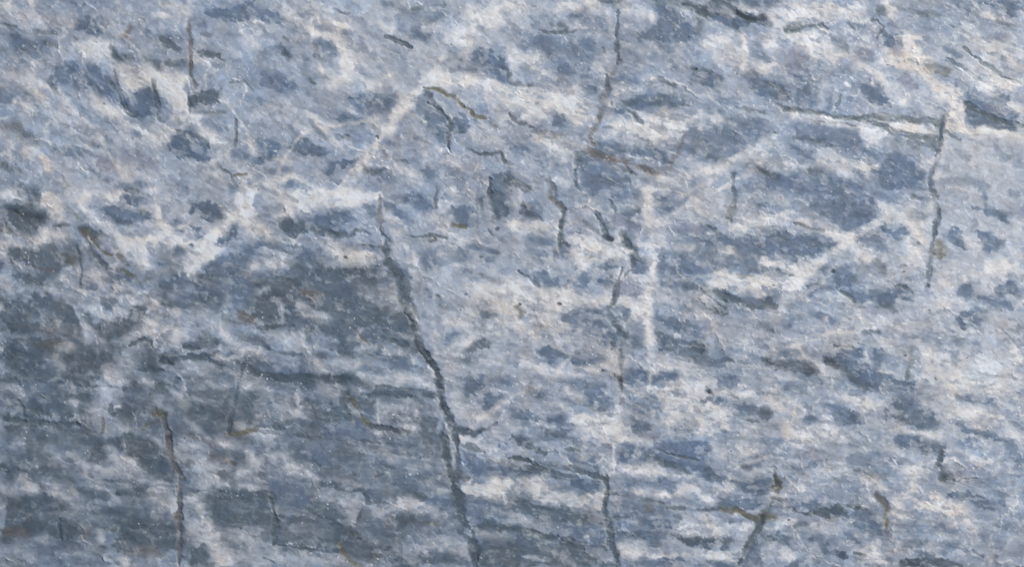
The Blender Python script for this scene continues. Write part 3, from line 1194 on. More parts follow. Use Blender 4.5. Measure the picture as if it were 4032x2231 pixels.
P b .65 430,570 560,550 640,570 700,640 640,720 560,740 470,720 430,640
P b .8 280,740 340,690 440,690 460,770 350,800 280,790
S s .4 50 320,755 360,760
S b .6 60 200,870 260,830
S b .6 30 360,830 390,830
S g .6 30 690,600 690,660
S k .8 14 528,605 534,609
S k .7 16 484,664 488,668
S g .6 60 840,540 890,590
S k .5 20 1005,567 1060,568
S k .6 14 1030,601 1042,602
S w .9 18 790,615 800,620
P b .75 560,730 640,720 760,760 820,740 960,720 1060,720 1130,770 1120,810 1000,820 1000,930 900,900 830,850 740,830 680,830
S g .85 26 570,760 620,790 680,830
S g .7 22 980,710 1080,730 1120,765
S g .7 50 860,850 940,860
S k .5 14 960,915 964,918
P p .5 650,850 850,870 920,950 840,950 740,900
P b .9 330,920 420,890 500,940 560,970 540,990 440,985
S w .8 22 470,955 478,975
S w .95 60 720,960 780,1000 920,1010
S w .6 60 500,800 560,830
P w .45 440,860 560,780 640,860 720,930 640,980 540,900
S g .75 34 730,1060 850,1060
S g .5 30 860,1045 910,1045
S b .6 70 120,980 180,1000
S b .5 40 40,1040 140,1060
P s .8 0,790 60,790 130,870 110,900 30,910 0,880
S g .5 40 0,980 30,1000
S w .4 80 40,920 110,950
S p .5 26 1160,570 1210,640 1220,740
S k .6 16 1218,700 1219,715
S k .8 16 1238,888 1252,890
P b .7 1410,750 1520,720 1560,760 1500,800 1430,800
S b .5 40 1540,700 1600,690
P b .9 1600,790 1690,780 1690,830 1650,840
P b .7 1700,720 1840,690 1900,700 1900,800 1760,780
S b .6 70 1720,850 1830,870
P g .8 1410,920 1540,900 1600,930 1670,950 1600,1010 1500,1030 1410,1000
S b .6 40 1600,880 1650,910
S w .4 80 1280,840 1480,850
S b .5 24 1830,970 1870,960
P l .6 1700,960 1900,900 1900,1140 1800,1060
S g .5 24 1760,1030 1820,1070 1900,1150
S w .95 50 1870,1160 1900,1260
S l .5 120 1000,980 1200,920
P b .35 940,1070 1400,1040 1620,1160 1400,1180 1100,1100
S b .5 40 1580,1120 1600,1150
S w .9 18 1308,1108 1314,1112
S k .6 20 535,1163 560,1166
S g .6 24 560,1166 660,1175 720,1200
P b .75 600,1180 720,1190 740,1240 660,1290 740,1300 820,1330 900,1360 1040,1400 1040,1425 640,1425 600,1350 540,1310 430,1280 440,1240 560,1230
S k .6 44 470,1260 540,1290
S g .6 50 600,1330 660,1400
P b .8 810,1210 900,1190 930,1210 880,1280 820,1270
P s .9 0,1240 60,1240 100,1270 360,1270 410,1310 380,1370 280,1350 200,1330 100,1320 0,1300
S k .4 50 0,1260 50,1280
S k .4 50 320,1320 380,1350
S b .7 60 150,1200 240,1220
S w .8 16 145,1247 160,1250
P l .6 420,1310 560,1320 620,1425 400,1425
P l .6 0,1340 280,1380 340,1425 0,1425
S w .6 30 860,1330 950,1360
S w .7 30 760,1220 780,1250
S k .8 16 1053,1230 1056,1236
S g .7 34 1080,1330 1070,1400
S o .3 40 1090,1200 1100,1300
S w .7 34 1190,1210 1200,1240
P w .35 1180,1180 1900,1180 1900,1425 1180,1425
S o .4 26 1330,1270 1460,1310
S k .6 16 1272,1408 1276,1410
S b .4 60 1280,1390 1300,1425
I
P g .5 0,0 340,0 300,50 100,70 0,60
S l .6 30 340,30 420,20
S l .7 50 220,90 290,80
S l .7 50 0,95 120,100
S g .6 60 430,160 700,165
P g .6 600,0 740,0 740,60 620,70 560,20
S l .8 50 510,190 540,210
S w .7 40 130,155 170,165
S g .75 28 120,190 150,260 155,310
P g .6 160,200 400,180 640,230 500,320 200,300
S g .9 50 0,330 120,345 240,350
S g .9 36 160,360 350,370 460,365 550,355
S k .4 30 0,385 120,390
P g .35 0,400 660,380 700,480 620,560 400,560 200,520 0,520
S o .4 24 200,130 330,180
S r .7 28 745,320 735,420
P w .6 640,260 760,200 820,210 800,320 700,290
S w .8 26 855,235 880,240
S l .7 90 760,60 760,150
S w .6 70 800,10 870,60
S g .6 30 815,220 820,290
P g .5 840,220 1040,260 1000,380 900,360 840,300
P w .55 740,360 960,380 1000,400 900,440 700,440
S w .8 50 1060,20 1120,60
P g .6 940,0 1020,0 1020,90 960,80
S w .7 26 1240,90 1340,150
S w .7 50 1350,160 1370,240
S r .6 30 1120,100 1110,180
P g .6 1170,0 1240,20 1240,110 1140,110
S g .6 40 1300,60 1310,20
S l .5 80 1200,200 1280,260
P g .35 1300,0 1900,0 1900,60 1500,60
S l .7 60 1500,70 1700,60
S w .8 70 1800,80 1900,60
S w .9 22 1550,42 1575,45
P g .7 1360,120 1740,110 1720,400 1700,450 1560,430 1440,340 1340,280
S s .7 70 1480,270 1690,290
S s .5 50 1520,400 1600,410
S l .5 50 1440,170 1600,200
P g .7 1790,120 1900,110 1900,380 1740,430 1760,260
S w .6 50 1790,380 1810,400
S g .9 34 1780,70 1765,150 1740,230 1715,320 1705,420
S o .7 30 1690,440 1760,445 1900,395
S w .6 34 1360,330 1440,380 1540,470
S r .7 34 1320,420 1420,440 1540,510
S w .7 70 1390,520 1480,520
S w .8 50 1310,570 1360,610
S o .9 60 1160,285 1210,295
S k .6 22 1200,290 1215,310
S o .7 26 1060,400 1090,360 1170,330
S r .95 36 1210,310 1240,380 1245,460 1260,540 1270,600 1300,680 1360,750 1375,790
S r .95 34 1330,790 1325,900 1340,970 1310,1060 1320,1150 1335,1240 1330,1330 1320,1425
S k .5 22 1240,440 1250,480
S k .4 20 1280,680 1350,760
S g .8 30 1350,890 1400,895 1460,870
S g .6 24 1260,860 1310,870
P b .5 1350,780 1430,800 1430,870 1360,880
P g .5 1290,600 1430,600 1430,760 1380,740
S p .4 60 1300,330 1320,420
S l .6 26 1130,470 1200,530
P g .85 780,480 960,440 1080,480 1200,560 1260,640 1310,780 1280,830 1150,770 1060,720 1000,660 900,590 800,540
P s .4 1080,600 1260,640 1320,800 1160,760
P g .7 680,470 740,480 780,640 780,660 640,650 660,560
S g .5 30 640,580 640,640
P w .8 790,550 900,590 1000,670 1080,760 1290,830 1320,970 1260,1010 1140,970 1080,940 1060,870 1080,820 960,720 860,680 800,640
S w .8 60 820,600 900,640 980,670
P w .6 750,680 860,680 940,720 900,760 760,780 680,830 640,790
P l .6 700,780 1000,740 1060,840 820,900 720,850
S g .8 70 860,890 1050,870
S k .5 26 635,740 655,760
P w .5 480,580 600,600 680,700 640,820 560,700 500,640
S w .4 60 350,560 400,620
P g .4 0,540 340,560 460,700 540,800 240,820 60,800
S s .9 70 0,700 60,740
S w .8 20 238,695 246,700
S w .6 80 130,780 200,830
P c .6 280,830 420,810 500,870 620,970 680,1030 540,1020 420,940 300,890
S w .5 60 0,870 240,840
S l .5 24 750,850 860,940
S p .5 50 80,870 140,880
P g .7 150,880 290,890 420,940 500,980 420,1050 200,1090 0,1080 0,930 100,930
P g .6 560,850 800,890 840,950 700,950 600,930
P g .6 500,1020 700,1010 900,980 1080,1010 1100,1060 900,1090 640,1050
S l .6 40 820,925 960,935
P p .4 240,990 420,960 440,1080 240,1070
S s .7 26 240,1030 380,1020
P g .75 0,1090 400,1060 560,1100 560,1200 460,1240 260,1200 0,1240
S r .7 70 0,1170 140,1180
S g .9 30 405,1070 400,1150 415,1240
S g .9 60 430,1190 500,1190
S r .7 60 580,1190 620,1190
S l .6 40 250,1230 300,1210
P g .75 640,1120 900,1080 1200,1080 1300,1130 1300,1320 900,1330 740,1280 880,1200
S s .7 34 820,1145 1250,1155
S s .6 40 840,1240 1000,1245
S w .6 46 715,1180 745,1240
S w .6 40 1120,1040 1150,1060
S r .4 80 900,1320 1200,1340
S w .7 50 870,1380 910,1410
S l .6 60 450,1340 650,1330
S l .5 80 100,1320 190,1370
S l .4 60 1120,1380 1270,1360
S g .6 40 360,1350 380,1300
S s .5 30 0,1405 90,1415
S s .5 30 500,1415 850,1415
S r .8 26 1560,600 1640,620 1750,670
P w .85 1440,640 1500,610 1620,620 1740,690 1780,780 1880,850 1660,830 1500,890 1440,850 1450,740 1420,700
S w .8 50 1780,720 1900,720
P g .6 1620,700 1780,700 1800,760 1720,800 1640,760
P g .6 1540,560 1800,540 1860,620 1840,680 1760,660 1640,600
S w .7 50 1640,500 1740,530
S w .6 70 1850,560 1900,640
S g .4 40 1780,500 1820,510
S w .6 50 1870,830 1900,840
P g .95 1470,900 1560,870 1740,840 1880,860 1900,860 1900,1120 1720,1150 1540,1110 1490,1030
S s .6 44 1500,915 1820,925
S w .7 60 1380,930 1460,930
S w .8 36 1470,960 1490,1060 1530,1110
P l .6 1360,980 1460,980 1480,1100 1380,1130 1340,1060
P w .7 1360,1130 1500,1130 1640,1180 1900,1150 1900,1425 1600,1425 1570,1300 1440,1240 1370,1200
S g .4 70 1660,1230 1800,1300
P g .85 1360,1250 1500,1280 1580,1340 1600,1425 1350,1425
S c .5 80 1600,1320 1660,1400
J
S s .95 46 100,15 300,25 560,40 640,35
P g .8 0,0 880,0 880,90 760,60 600,50 300,40 100,40 0,30
S g .6 50 300,60 450,80
P w .8 800,0 980,0 1160,20 1370,60 1360,115 1200,80 1060,80 900,90 820,50
S g .7 30 910,80 1060,90 1200,100 1330,130
S s .9 40 900,130 1100,140 1320,155
P g .85 640,130 740,130 900,130 915,200 920,340 840,320 760,200 650,170
S k .5 36 640,150 730,165
S g .6 34 780,150 900,150
S w .7 24 925,180 935,350
S w .4 60 500,100 620,120
P w .5 0,50 60,100 140,280 240,320 400,320 380,250 300,200 160,160 60,60
S w .8 40 320,150 340,260
S c .7 26 310,265 350,270
P r .3 100,130 480,200 600,260 400,300 200,200
P g .85 440,300 560,250 660,220 760,280 820,340 720,350 540,330
S g .7 40 340,210 560,210
S o .9 26 745,180 790,260 815,330 870,370
S g .95 36 870,375 960,395 1060,410 1150,430
P g .6 940,280 1080,250 1200,300 1380,340 1380,440 1200,380 1000,360
S w .7 36 1200,215 1220,255
S l .5 70 960,230 1160,230
S w .6 40 1130,385 1190,400
S w .6 26 910,430 950,430
P b .9 540,370 780,350 830,400 860,480 900,540 760,490 580,480 480,400
S s .4 30 600,490 850,510
S g .6 26 0,380 180,385
S s .6 60 0,130 10,150
P w .55 0,380 100,390 160,470 120,560 0,520
P g .5 160,340 420,330 560,440 480,500 340,430 200,400
S g .6 50 400,470 460,470
S p .5 60 480,520 570,520
P b .85 340,590 460,550 540,600 580,680 480,680 380,640
P g .5 100,560 340,520 340,600 160,580
P g .8 580,560 720,580 860,600 800,620 700,620 600,580
P g .6 880,540 1120,500 1140,560 1300,620 1280,640 1120,600 960,570
P b .75 940,480 1110,470 1130,580 1040,580
P w .5 900,560 960,560 1120,620 1300,680 1200,700 1020,650
S w .8 50 240,670 300,700
S w .8 50 300,700 400,730 470,790
S w .5 60 60,600 240,590
P p .3 80,660 340,780 400,800 400,850 160,790 80,760
S r .5 22 90,620 80,780
S p .3 26 870,600 910,660 920,740
S g .7 26 720,730 770,735
S g .8 22 910,745 970,735
S g .7 26 980,690 1050,695
S b .5 40 1120,730 1340,740
P b .9 1040,770 1140,750 1160,800 1120,820 1050,820
S g .5 40 500,700 760,760
P w .4 560,760 760,760 780,840 640,820
P g .85 460,800 560,800 700,850 860,860 860,890 700,890 560,880
S g .7 26 1110,885 1160,875
S g .8 46 1200,880 1260,920
P b .9 90,800 240,800 380,830 400,940 380,990 320,1010 180,1000 140,900
P g .9 0,880 80,890 120,960 130,1100 100,1110 0,1100
S g .8 60 60,890 140,930
S g .95 40 110,920 140,1000 150,1100 140,1200 135,1250
P s .85 170,1030 340,1020 460,1050 640,1090 720,1140 740,1200 860,1220 1020,1270 1040,1320 960,1360 800,1360 700,1330 600,1300 160,1270 150,1160
P g .7 340,1000 430,940 520,960 640,1030 700,1100 560,1080
S s .7 40 400,1050 560,1080 700,1140
S l .3 70 240,1140 560,1180
S k .5 50 700,1160 760,1190 820,1240
S s .8 24 170,1275 400,1300 600,1320 680,1330
S o .8 32 640,1260 680,1340 740,1400 800,1425
P w .7 0,1190 60,1240 150,1300 180,1425 0,1425
S g .6 24 60,1360 140,1420
P w .6 170,1300 600,1330 680,1400 600,1425 180,1425
S g .4 40 400,1330 560,1370
P w .7 640,930 760,920 820,980 780,1050 720,1120 680,1060 660,990
P l .5 480,840 800,900 780,960 600,960 480,900
S g .7 30 820,880 860,960
S s .8 26 820,1000 780,1060 745,1110
S b .6 60 880,880 1000,920
S g .6 26 900,950 1000,950
P w .65 840,1000 960,980 1100,910 1240,930 1300,970 1360,1060 1200,1020 1060,1000 960,1080 880,1060
S c .7 40 1120,960 1170,970
P g .75 1050,1040 1190,1020 1240,1110 1100,1120 1050,1080
S o .4 30 1100,1080 1400,1120
P b .4 780,1110 1060,1110 1100,1180 1000,1250 800,1200
S g .6 30 1110,1200 1160,1180
P l .4 1060,1200 1560,1180 1590,1240 1200,1270
S s .6 30 1080,1250 1090,1320
P w .8 1180,1270 1420,1280 1560,1250 1610,1290 1600,1350 1520,1360 1420,1320 1280,1300
P g .8 1040,1350 1200,1330 1420,1310 1540,1380 1600,1425 1030,1425
S l .5 60 1100,1300 1200,1380
S s 1 46 1395,0 1400,60 1405,150 1420,250 1450,320 1490,370
S k .5 24 1395,0 1400,120 1415,240 1460,330
S s 1 54 1500,385 1600,400 1660,415 1740,400
S s .7 22 1740,395 1820,350
S g 1 36 1480,380 1500,480 1515,600 1525,700
S g 1 46 1400,400 1420,520 1440,640 1465,720 1495,800
S g 1 62 1490,780 1505,860 1510,950
S k .4 40 1505,860 1515,960
S g 1 44 1515,950 1550,1040 1590,1110 1630,1200 1650,1290 1650,1425
S g .7 50 1540,1170 1620,1230 1640,1400
S l .8 20 1460,400 1450,480 1470,560
S l .8 20 1490,600 1500,700
S l .7 26 1370,200 1400,330
S w .7 24 1590,1140 1610,1190
P g .6 1660,1180 1780,1260 1900,1240 1900,1425 1680,1425
S w .5 40 1660,1190 1900,1190
S k .5 16 1450,415 1460,425
P g .6 1240,420 1400,450 1400,560 1260,480
S r .5 50 1540,760 1580,780
P b .6 1540,530 1780,640 1900,680 1900,760 1700,750 1560,720
S g .7 36 1540,520 1720,570
P w .5 1520,440 1700,480 1900,560 1900,620 1740,600 1560,520
S w .6 40 1700,600 1880,640
P w .75 1540,800 1700,780 1900,770 1900,920 1780,920 1600,880 1540,860
S w .8 60 1810,800 1840,880
P b .9 1310,910 1460,900 1560,900 1700,930 1900,960 1900,1090 1700,1110 1600,1060 1540,1000 1320,970
S s .9 60 1640,1110 1760,1130 1900,1130
P w .85 1480,140 1560,170 1620,260 1760,270 1800,330 1700,360 1600,320 1520,270 1460,200
S w .95 34 1680,310 1710,315
P b .6 1560,0 1720,0 1680,110 1640,180 1560,140
P b .85 1710,120 1830,110 1860,200 1760,250 1710,230
S l .4 90 1760,440 1900,380
S b .5 40 1740,490 1900,490
S k .6 14 1830,518 1834,521
S k .8 14 1856,898 1860,902
S b .6 60 1780,40 1900,20
S g .4 60 1220,760 1440,820
S w .5 30 1380,870 1450,870
K
S b .5 80 300,60 700,60
P b .8 100,100 180,80 270,130 300,170 200,170 120,130
S g .6 40 160,100 240,150
S w .7 60 450,110 540,160
P b .75 560,80 700,100 800,180 800,260 700,260 540,200 400,180 420,140
S g .6 30 590,225 720,250
S l .6 60 80,210 420,220
S w .8 30 400,225 420,240
P b .85 0,250 120,240 220,290 380,290 520,370 440,450 340,350 120,340 0,320
P b .5 200,400 500,440 640,500 400,520 240,440
S g .7 50 290,420 390,440
P g .85 0,440 100,430 160,460 240,530 320,560 260,590 120,530 0,480
S g .7 24 420,540 530,555
S w .4 40 0,540 160,580
S g .95 30 0,610 150,615 210,650 280,690
S g .8 30 130,660 300,710 440,735 520,740
S g 1 44 460,670 540,700 640,750 720,765
S g 1 30 725,750 735,850 735,940 740,1030 735,1120 745,1200 790,1310 830,1400
S k .4 20 725,760 738,800
S g .8 26 750,870 800,890
S g .4 14 800,890 930,905
P b .6 460,600 640,620 700,720 560,690 440,640
P b .8 0,670 200,680 420,740 400,760 200,740 0,720
P w .55 60,780 200,780 420,820 560,880 700,860 700,930 560,980 420,1000 300,960 180,900 60,830
S l .7 24 705,830 700,900
P b .8 470,760 600,760 700,800 680,860 580,870 480,830
S k .9 12 673,793 678,796
S k .8 14 1136,787 1141,790
S k .9 14 55,1315 58,1318
S w .8 24 465,945 475,950
S w .9 20 575,1195 600,1195
P g .85 0,890 120,910 240,960 400,980 470,1040 700,1060 720,1140 560,1110 360,1100 200,1040 0,1000
S s .6 50 120,960 300,1000
S s .6 60 500,1040 700,1090
P l .3 0,1020 120,1050 400,1150 380,1180 140,1140 0,1100
S g .95 36 0,1130 120,1160 260,1190 380,1200
S s .9 34 380,1190 400,1250 560,1290
P b .7 420,1110 700,1140 740,1240 640,1300 440,1220
P g .9 0,1200 200,1200 380,1280 560,1310 740,1380 860,1425 0,1425
S w .4 30 100,1360 300,1380
S w .4 50 240,1280 320,1300
S w .4 24 340,1320 500,1400
S r .95 42 830,20 838,100
S k 1 9 837,33 839,35
S k 1 9 838,58 840,60
S k .5 16 838,0 838,90
S r .4 30 860,110 960,130
P w .7 860,70 1060,60 1160,40 1300,0 1500,20 1540,200 1660,290 1660,400 1560,430 1300,440 1160,340 1180,200 1060,180 920,120
S w .8 30 1060,85 1160,110
S c .7 40 1150,110 1180,180
S w .95 80 1370,230 1450,260
P b .35 1240,320 1400,300 1420,400 1240,420
S r .9 36 1500,100 1515,110
S k 1 22 1505,100 1512,115
S r .5 12 1480,70 1550,140
P b .6 1430,140 1540,150 1640,180 1600,210 1440,180
P b .95 1640,190 1760,190 1900,220 1900,320 1800,280 1700,240
P g .7 1680,280 1760,290 1860,340 1780,340 1700,310
P b .6 820,0 1280,0 1200,60 900,70
P b .6 1560,0 1760,0 1680,90 1580,70
P b .5 850,150 1100,150 1140,260 960,240 860,220
P b .85 910,300 970,290 1070,380 1060,410 930,400
S p .6 50 1070,450 1100,440
P w .6 460,270 740,290 880,340 900,470 760,500 640,440 520,380
S r .35 24 850,300 860,370
S p .6 28 770,510 770,640
S w .7 30 790,500 780,700
S w .5 50 820,460 1040,480
P b .85 820,490 950,500 940,600 860,690 810,640
S w .5 22 960,530 930,620
P b .65 980,520 1200,470 1480,460 1540,520 1440,640 1640,760 1600,800 1400,740 1300,700 1100,640 980,640
S g .85 20 1110,540 1200,570 1300,600 1420,620
S g .85 50 1130,640 1240,660 1330,710
S g .5 50 1480,700 1600,760
S w .5 60 1540,520 1600,580
P w .6 940,660 1100,670 1200,730 1320,720 1280,780 1100,740 960,740 780,740 760,700
S w .6 60 1620,540 1800,580
P l .5 1660,720 1760,690 1900,720 1900,740 1720,780
S k .5 36 1765,680 1820,680
S k .4 40 1860,600 1900,590
P b .6 1700,600 1860,600 1860,660 1740,660
P b .75 1660,790 1900,760 1900,960 1760,860
P b .75 840,760 1000,760 1120,740 1240,780 1270,850 1160,870 1000,840 860,830
P w .7 900,850 1160,870 1180,910 980,905
S r .4 24 1280,780 1480,840
P w .5 1280,760 1500,820 1600,840 1500,940 1360,880 1260,860
S w .8 40 1450,860 1490,920
S o .6 40 1030,980 1060,1000
P b .4 760,930 1200,930 1220,1060 780,1060
S g .6 24 980,930 1160,940
S g .7 26 1180,970 1340,980
S s .8 30 1240,1040 1290,1065
S s .8 26 790,1050 880,1055
P b .8 940,1080 1040,1070 1160,1020 1280,1080 1220,1160 1000,1140
P b .6 760,1060 960,1100 1200,1160 1100,1300 900,1260 760,1230
P g .8 760,1140 960,1160 1020,1170 960,1210 780,1180
S g .6 36 1080,1250 1140,1255
P w .65 1220,1150 1340,1040 1560,1030 1640,1090 1820,1110 1780,1180 1500,1190 1300,1180
S c .7 60 1500,1110 1540,1120
P b .7 1560,900 1700,890 1860,920 1880,980 1760,1000 1580,960
S g .7 30 1400,1000 1560,990
S o .9 40 1590,995 1680,990 1760,1030 1850,1070
P b .5 1600,1020 1760,1080 1660,1120
P s .8 1220,1190 1420,1190 1560,1200 1540,1240 1500,1310 1400,1270 1240,1220
P g .8 1560,1200 1700,1200 1640,1300 1560,1300
S o .4 30 1580,1220 1640,1220
S g .95 50 1900,1060 1860,1110
S g .95 24 1860,1110 1800,1200 1760,1290 1720,1400
P b .7 1760,1300 1900,1180 1900,1425 1760,1425
P w .65 780,1260 900,1240 1100,1340 1280,1300 1440,1330 1700,1290 1720,1330 1680,1400 1400,1380 1200,1360 1000,1370 860,1340
S w .7 60 880,1270 960,1310
P b .8 960,1380 1160,1360 1380,1380 1600,1390 1700,1425 900,1425
S k .6 14 1858,1350 1862,1352
S k .5 12 1588,438 1592,440
S w .8 16 535,352 540,356
S w .8 14 218,350 222,354
L
P b .9 600,0 780,0 860,40 870,110 760,120 680,60
S g .7 60 680,20 780,70
P b .75 930,0 1050,20 1180,90 1160,110 1000,100 920,60
S g .5 36 1090,50 1160,90
P b .35 100,30 340,60 320,120 180,160
P w .55 500,80 860,130 900,200 860,270 760,270 640,200
S c .7 60 20,170 130,250
S w .6 50 60,140 300,230
S s .9 70 0,250 30,290
P b .8 280,290 330,270 420,300 430,340 340,350 290,330
S b .5 40 300,200 350,240
P b .75 440,220 620,220 700,300 740,340 700,360 620,390 540,320
S s .6 46 670,320 720,340
P g .75 910,260 980,170 1100,200 1200,230 1280,270 1300,350 1290,400 1180,380 1040,340 900,300
S s .6 40 1240,280 1290,330
S s .5 40 1040,320 1100,330
S k .4 20 1080,200 1100,210
S b .6 60 1030,130 1080,160
P b .75 950,450 1050,420 1160,440 1300,500 1290,580 1160,540 1000,520
S s .4 24 1140,440 1280,500
S w .6 50 1060,400 1300,430
P w .55 180,380 560,380 620,480 400,500 240,520 160,440
S c .8 50 180,350 200,430
S w .9 14 455,430 465,434
P p .45 240,520 440,520 480,640 300,620 220,560
P b .4 0,480 140,460 200,540 160,640 0,620
P b .7 280,640 440,620 450,670 340,680
S g .8 40 220,690 280,720 330,740
S b .5 60 180,660 300,700
S r .8 32 92,685 95,730
S k .9 12 90,730 94,734
P o .95 80,740 120,745 150,790 140,850 100,860 60,850 70,790
S g .9 22 50,905 110,915 160,910
S w .6 40 60,870 150,880
P b .6 0,740 60,760 60,900 0,880
S w .9 46 275,800 295,830
S w .5 40 320,740 420,820
P l .5 560,480 940,420 1050,600 1000,760 860,740 700,660 560,620
P b .4 600,580 860,570 1060,640 1000,740 860,720 620,640
S w .8 26 960,670 975,680
S w .8 20 1025,575 1035,590
S r .6 26 680,680 780,720 860,760
S w .6 60 440,680 640,700
S w .6 50 720,750 840,790 920,850
P w .6 1060,680 1260,640 1300,600 1280,720 1180,760 1120,860 1080,780
S c .7 40 1120,740 1140,850
P g .95 1320,515 1360,515 1350,590 1330,650 1400,700 1440,760 1400,790 1330,770 1290,730 1290,660 1300,580
S k .5 60 1350,750 1400,760
S g .8 20 1430,765 1500,770 1600,765
S l .6 18 1360,340 1360,500
S w .8 70 1440,270 1620,280 1780,300
S w .5 50 1680,290 1800,350
P b .85 1450,340 1560,370 1700,410 1800,450 1780,470 1660,440 1480,400
P b .5 1430,460 1600,470 1620,560 1540,560 1440,500
P b .6 1440,140 1600,150 1720,150 1720,190 1600,220 1480,210
S s .6 30 1830,330 1900,370
S b .5 26 1820,270 1900,280
S w .7 60 1820,430 1900,470
S b .5 80 1830,500 1900,640
S w .5 30 1750,620 1760,680 1700,740
P w .55 1480,600 1740,600 1740,660 1600,680
S g .3 40 1500,790 1720,770
P b .85 1360,860 1500,860 1700,920 1740,960 1720,1010 1620,1010 1540,940 1380,890
P b .95 1750,880 1810,880 1790,970 1750,980
S b .5 40 1680,800 1740,805
S w .4 60 1830,920 1900,980
P c .85 1140,930 1280,890 1400,960 1540,1000 1600,1060 1520,1100 1380,1060 1240,1010 1160,990
S w .6 50 1000,920 1080,880
S w .8 40 970,1020 1010,980
S w .7 40 1020,1040 1090,1030
S r .9 40 840,890 890,920
S r 1 46 890,920 920,990
S o 1 38 910,1040 930,1120
S p .6 40 930,1130 945,1190
P p .9 890,1130 960,1120 970,1190 920,1190
P s .85 220,980 340,1000 430,950 550,960 640,1010 660,1050 540,1060 400,1050 280,1020
S s .6 26 220,990 360,1040
P b .7 220,910 400,920 440,960 360,1010 240,970
P b .7 640,1050 700,960 800,1010 880,1090 880,1160 820,1200 700,1120
S s .7 30 730,980 790,1005
S g .7 28 560,960 700,990
P b .6 560,1130 680,1180 780,1240 740,1250 600,1200
S w .8 18 685,1185 700,1190
S g .6 36 240,1110 320,1100
P w .4 60,1020 240,1050 640,1090 560,1160 240,1140 80,1120
S k .8 12 192,1068 196,1071
S o .8 60 0,1040 80,1060
S k .7 40 0,1020 10,1080
P g .95 0,1160 120,1160 210,1200 180,1240 60,1250 0,1250
P g .95 290,1180 420,1170 480,1220 490,1320 440,1320 400,1250
P s .95 520,1300 600,1280 640,1320 630,1360 540,1340
S g .8 30 680,1320 750,1340
S w .6 70 80,1310 220,1340
P g .7 200,1380 300,1370 340,1425 200,1425
S g .6 34 380,1370 420,1380
S w .5 50 400,1250 360,1380
P w .6 780,1320 880,1300 940,1400 880,1420 800,1380
S w .5 50 940,1300 1140,1270
P s .8 1040,1370 1140,1340 1200,1300 1300,1350 1500,1400 1500,1425 1040,1425
S b .7 50 1150,1310 1260,1340
S k .4 26 1040,1370 1200,1390
S s .5 40 940,1360 970,1380
S g .6 24 760,1415 860,1415
P b .35 1060,1060 1340,1080 1420,1160 1180,1150
P b .4 1200,1240 1460,1220 1560,1300 1300,1320
S g .5 40 1040,1240 1180,1240
S w .5 60 1520,1110 1580,1130
P g .5 1700,1100 1860,1060 1880,1130 1760,1150
S g .7 30 1560,1290 1640,1340
S s .5 40 1720,1340 1750,1380
S b .5 40 1590,1180 1680,1220
S b .4 60 1740,1220 1760,1260
S c .4 60 1240,1280 1300,1290
S k .7 8 1672,127 1676,130
S k .7 16 1270,16 1276,20
S k .7 12 433,38 438,42
S w .9 22 1420,150 1425,158
S w .9 50 1700,20 1740,40
P w .4 1280,0 1900,0 1900,120 1500,120 1340,90
S w .6 22 1400,60 1470,120
'''

# ---------------------------------------------------------------- the sheet of stone
def axis(n0, n1, step, ext):
    "even spacing over the part in view, opening out towards the slab's edges"
    core = np.arange(n0, n1+step*.5, step)
    out = []; d = step; p = 0.
    while p < ext:
        d = min(d*1.022, 10.); p += d; out.append(p)
    out = np.array(out)
    return np.concatenate([(core[0]-out)[::-1], core, core[-1]+out]).astype(np.float32)

gx_ = axis(-60, SRC_W+60, STEP, 1900); gy_ = axis(-50, SRC_H+50, STEP, 1600)
X, Y = np.meshgrid(gx_, gy_)
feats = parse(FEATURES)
# the same kinds of marking carry on beyond the part in view
more = []
for mx, my in ((-1,0),(1,0),(0,-1),(0,1),(-1,-1),(-1,1),(1,-1),(1,1)):
    for kd, tn, st, w, p in feats:
        q = p.copy()
        if mx: q[:,0] = (0 if mx < 0 else 2*SRC_W)-q[:,0]
        if my: q[:,1] = (0 if my < 0 else 2*SRC_H)-q[:,1]
        lo_, hi_ = q.min(0), q.max(0)
        outside = lo_[0] > SRC_W+40 or hi_[0] < -40 or lo_[1] > SRC_H+40 or hi_[1] < -40
        if outside and lo_[0] < gx_[-1] and hi_[0] > gx_[0] and lo_[1] < gy_[-1] and hi_[1] > gy_[0]: more.append((kd, tn, st, w, q))
feats = feats+more
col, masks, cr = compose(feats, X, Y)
R, C = X.shape

# relief (metres): added swell that shades the lower left by turning it from the sun, hand-felt waviness, sunk veins, proud pale crystal
wx_ = (X-SRC_W/2)*U; wy_ = (SRC_H/2-Y)*U
s_ = -(wx_*.62+wy_*.78)            # grows towards the lower left
drop = np.clip(s_+.30, 0, None)
z = -SWELL*np.where(drop > .8, .64+1.6*(drop-.8), drop**2)+SWELL*.3**2
z = z+.0008*fbm(X,Y,420,201,2)+.00016*fbm(X,Y,90,203,3,.6)
z = z+(cr-.5)*.00003
z = z-.00036*masks['dark']-.0001*masks['rust']+.00006*masks['pale']
lum = col.mean(2)
z = z+(lum-.62)*.00062+.00035*masks['web']
# ragged outer edge of the slab rolls off
edge = np.minimum.reduce([X-X.min(), X.max()-X, Y-Y.min(), Y.max()-Y])*U
z = z-.02*np.clip(1-edge/.05,0,1)**2
z = z.astype(np.float32)

# vertex normals of the whole sheet, shared by slab and veins
zx = np.gradient(z, axis=1)/np.gradient(wx_, axis=1); zy = np.gradient(z, axis=0)/np.gradient(wy_, axis=0)
nrm = np.stack([-zx, -zy, np.ones_like(z)], -1); nrm /= np.linalg.norm(nrm, axis=2, keepdims=True)

lin = np.where(col <= .04045, col/12.92, ((col+.055)/1.055)**2.4)*np.array(ALB, np.float32)
lin = np.clip(lin, .01, .86)

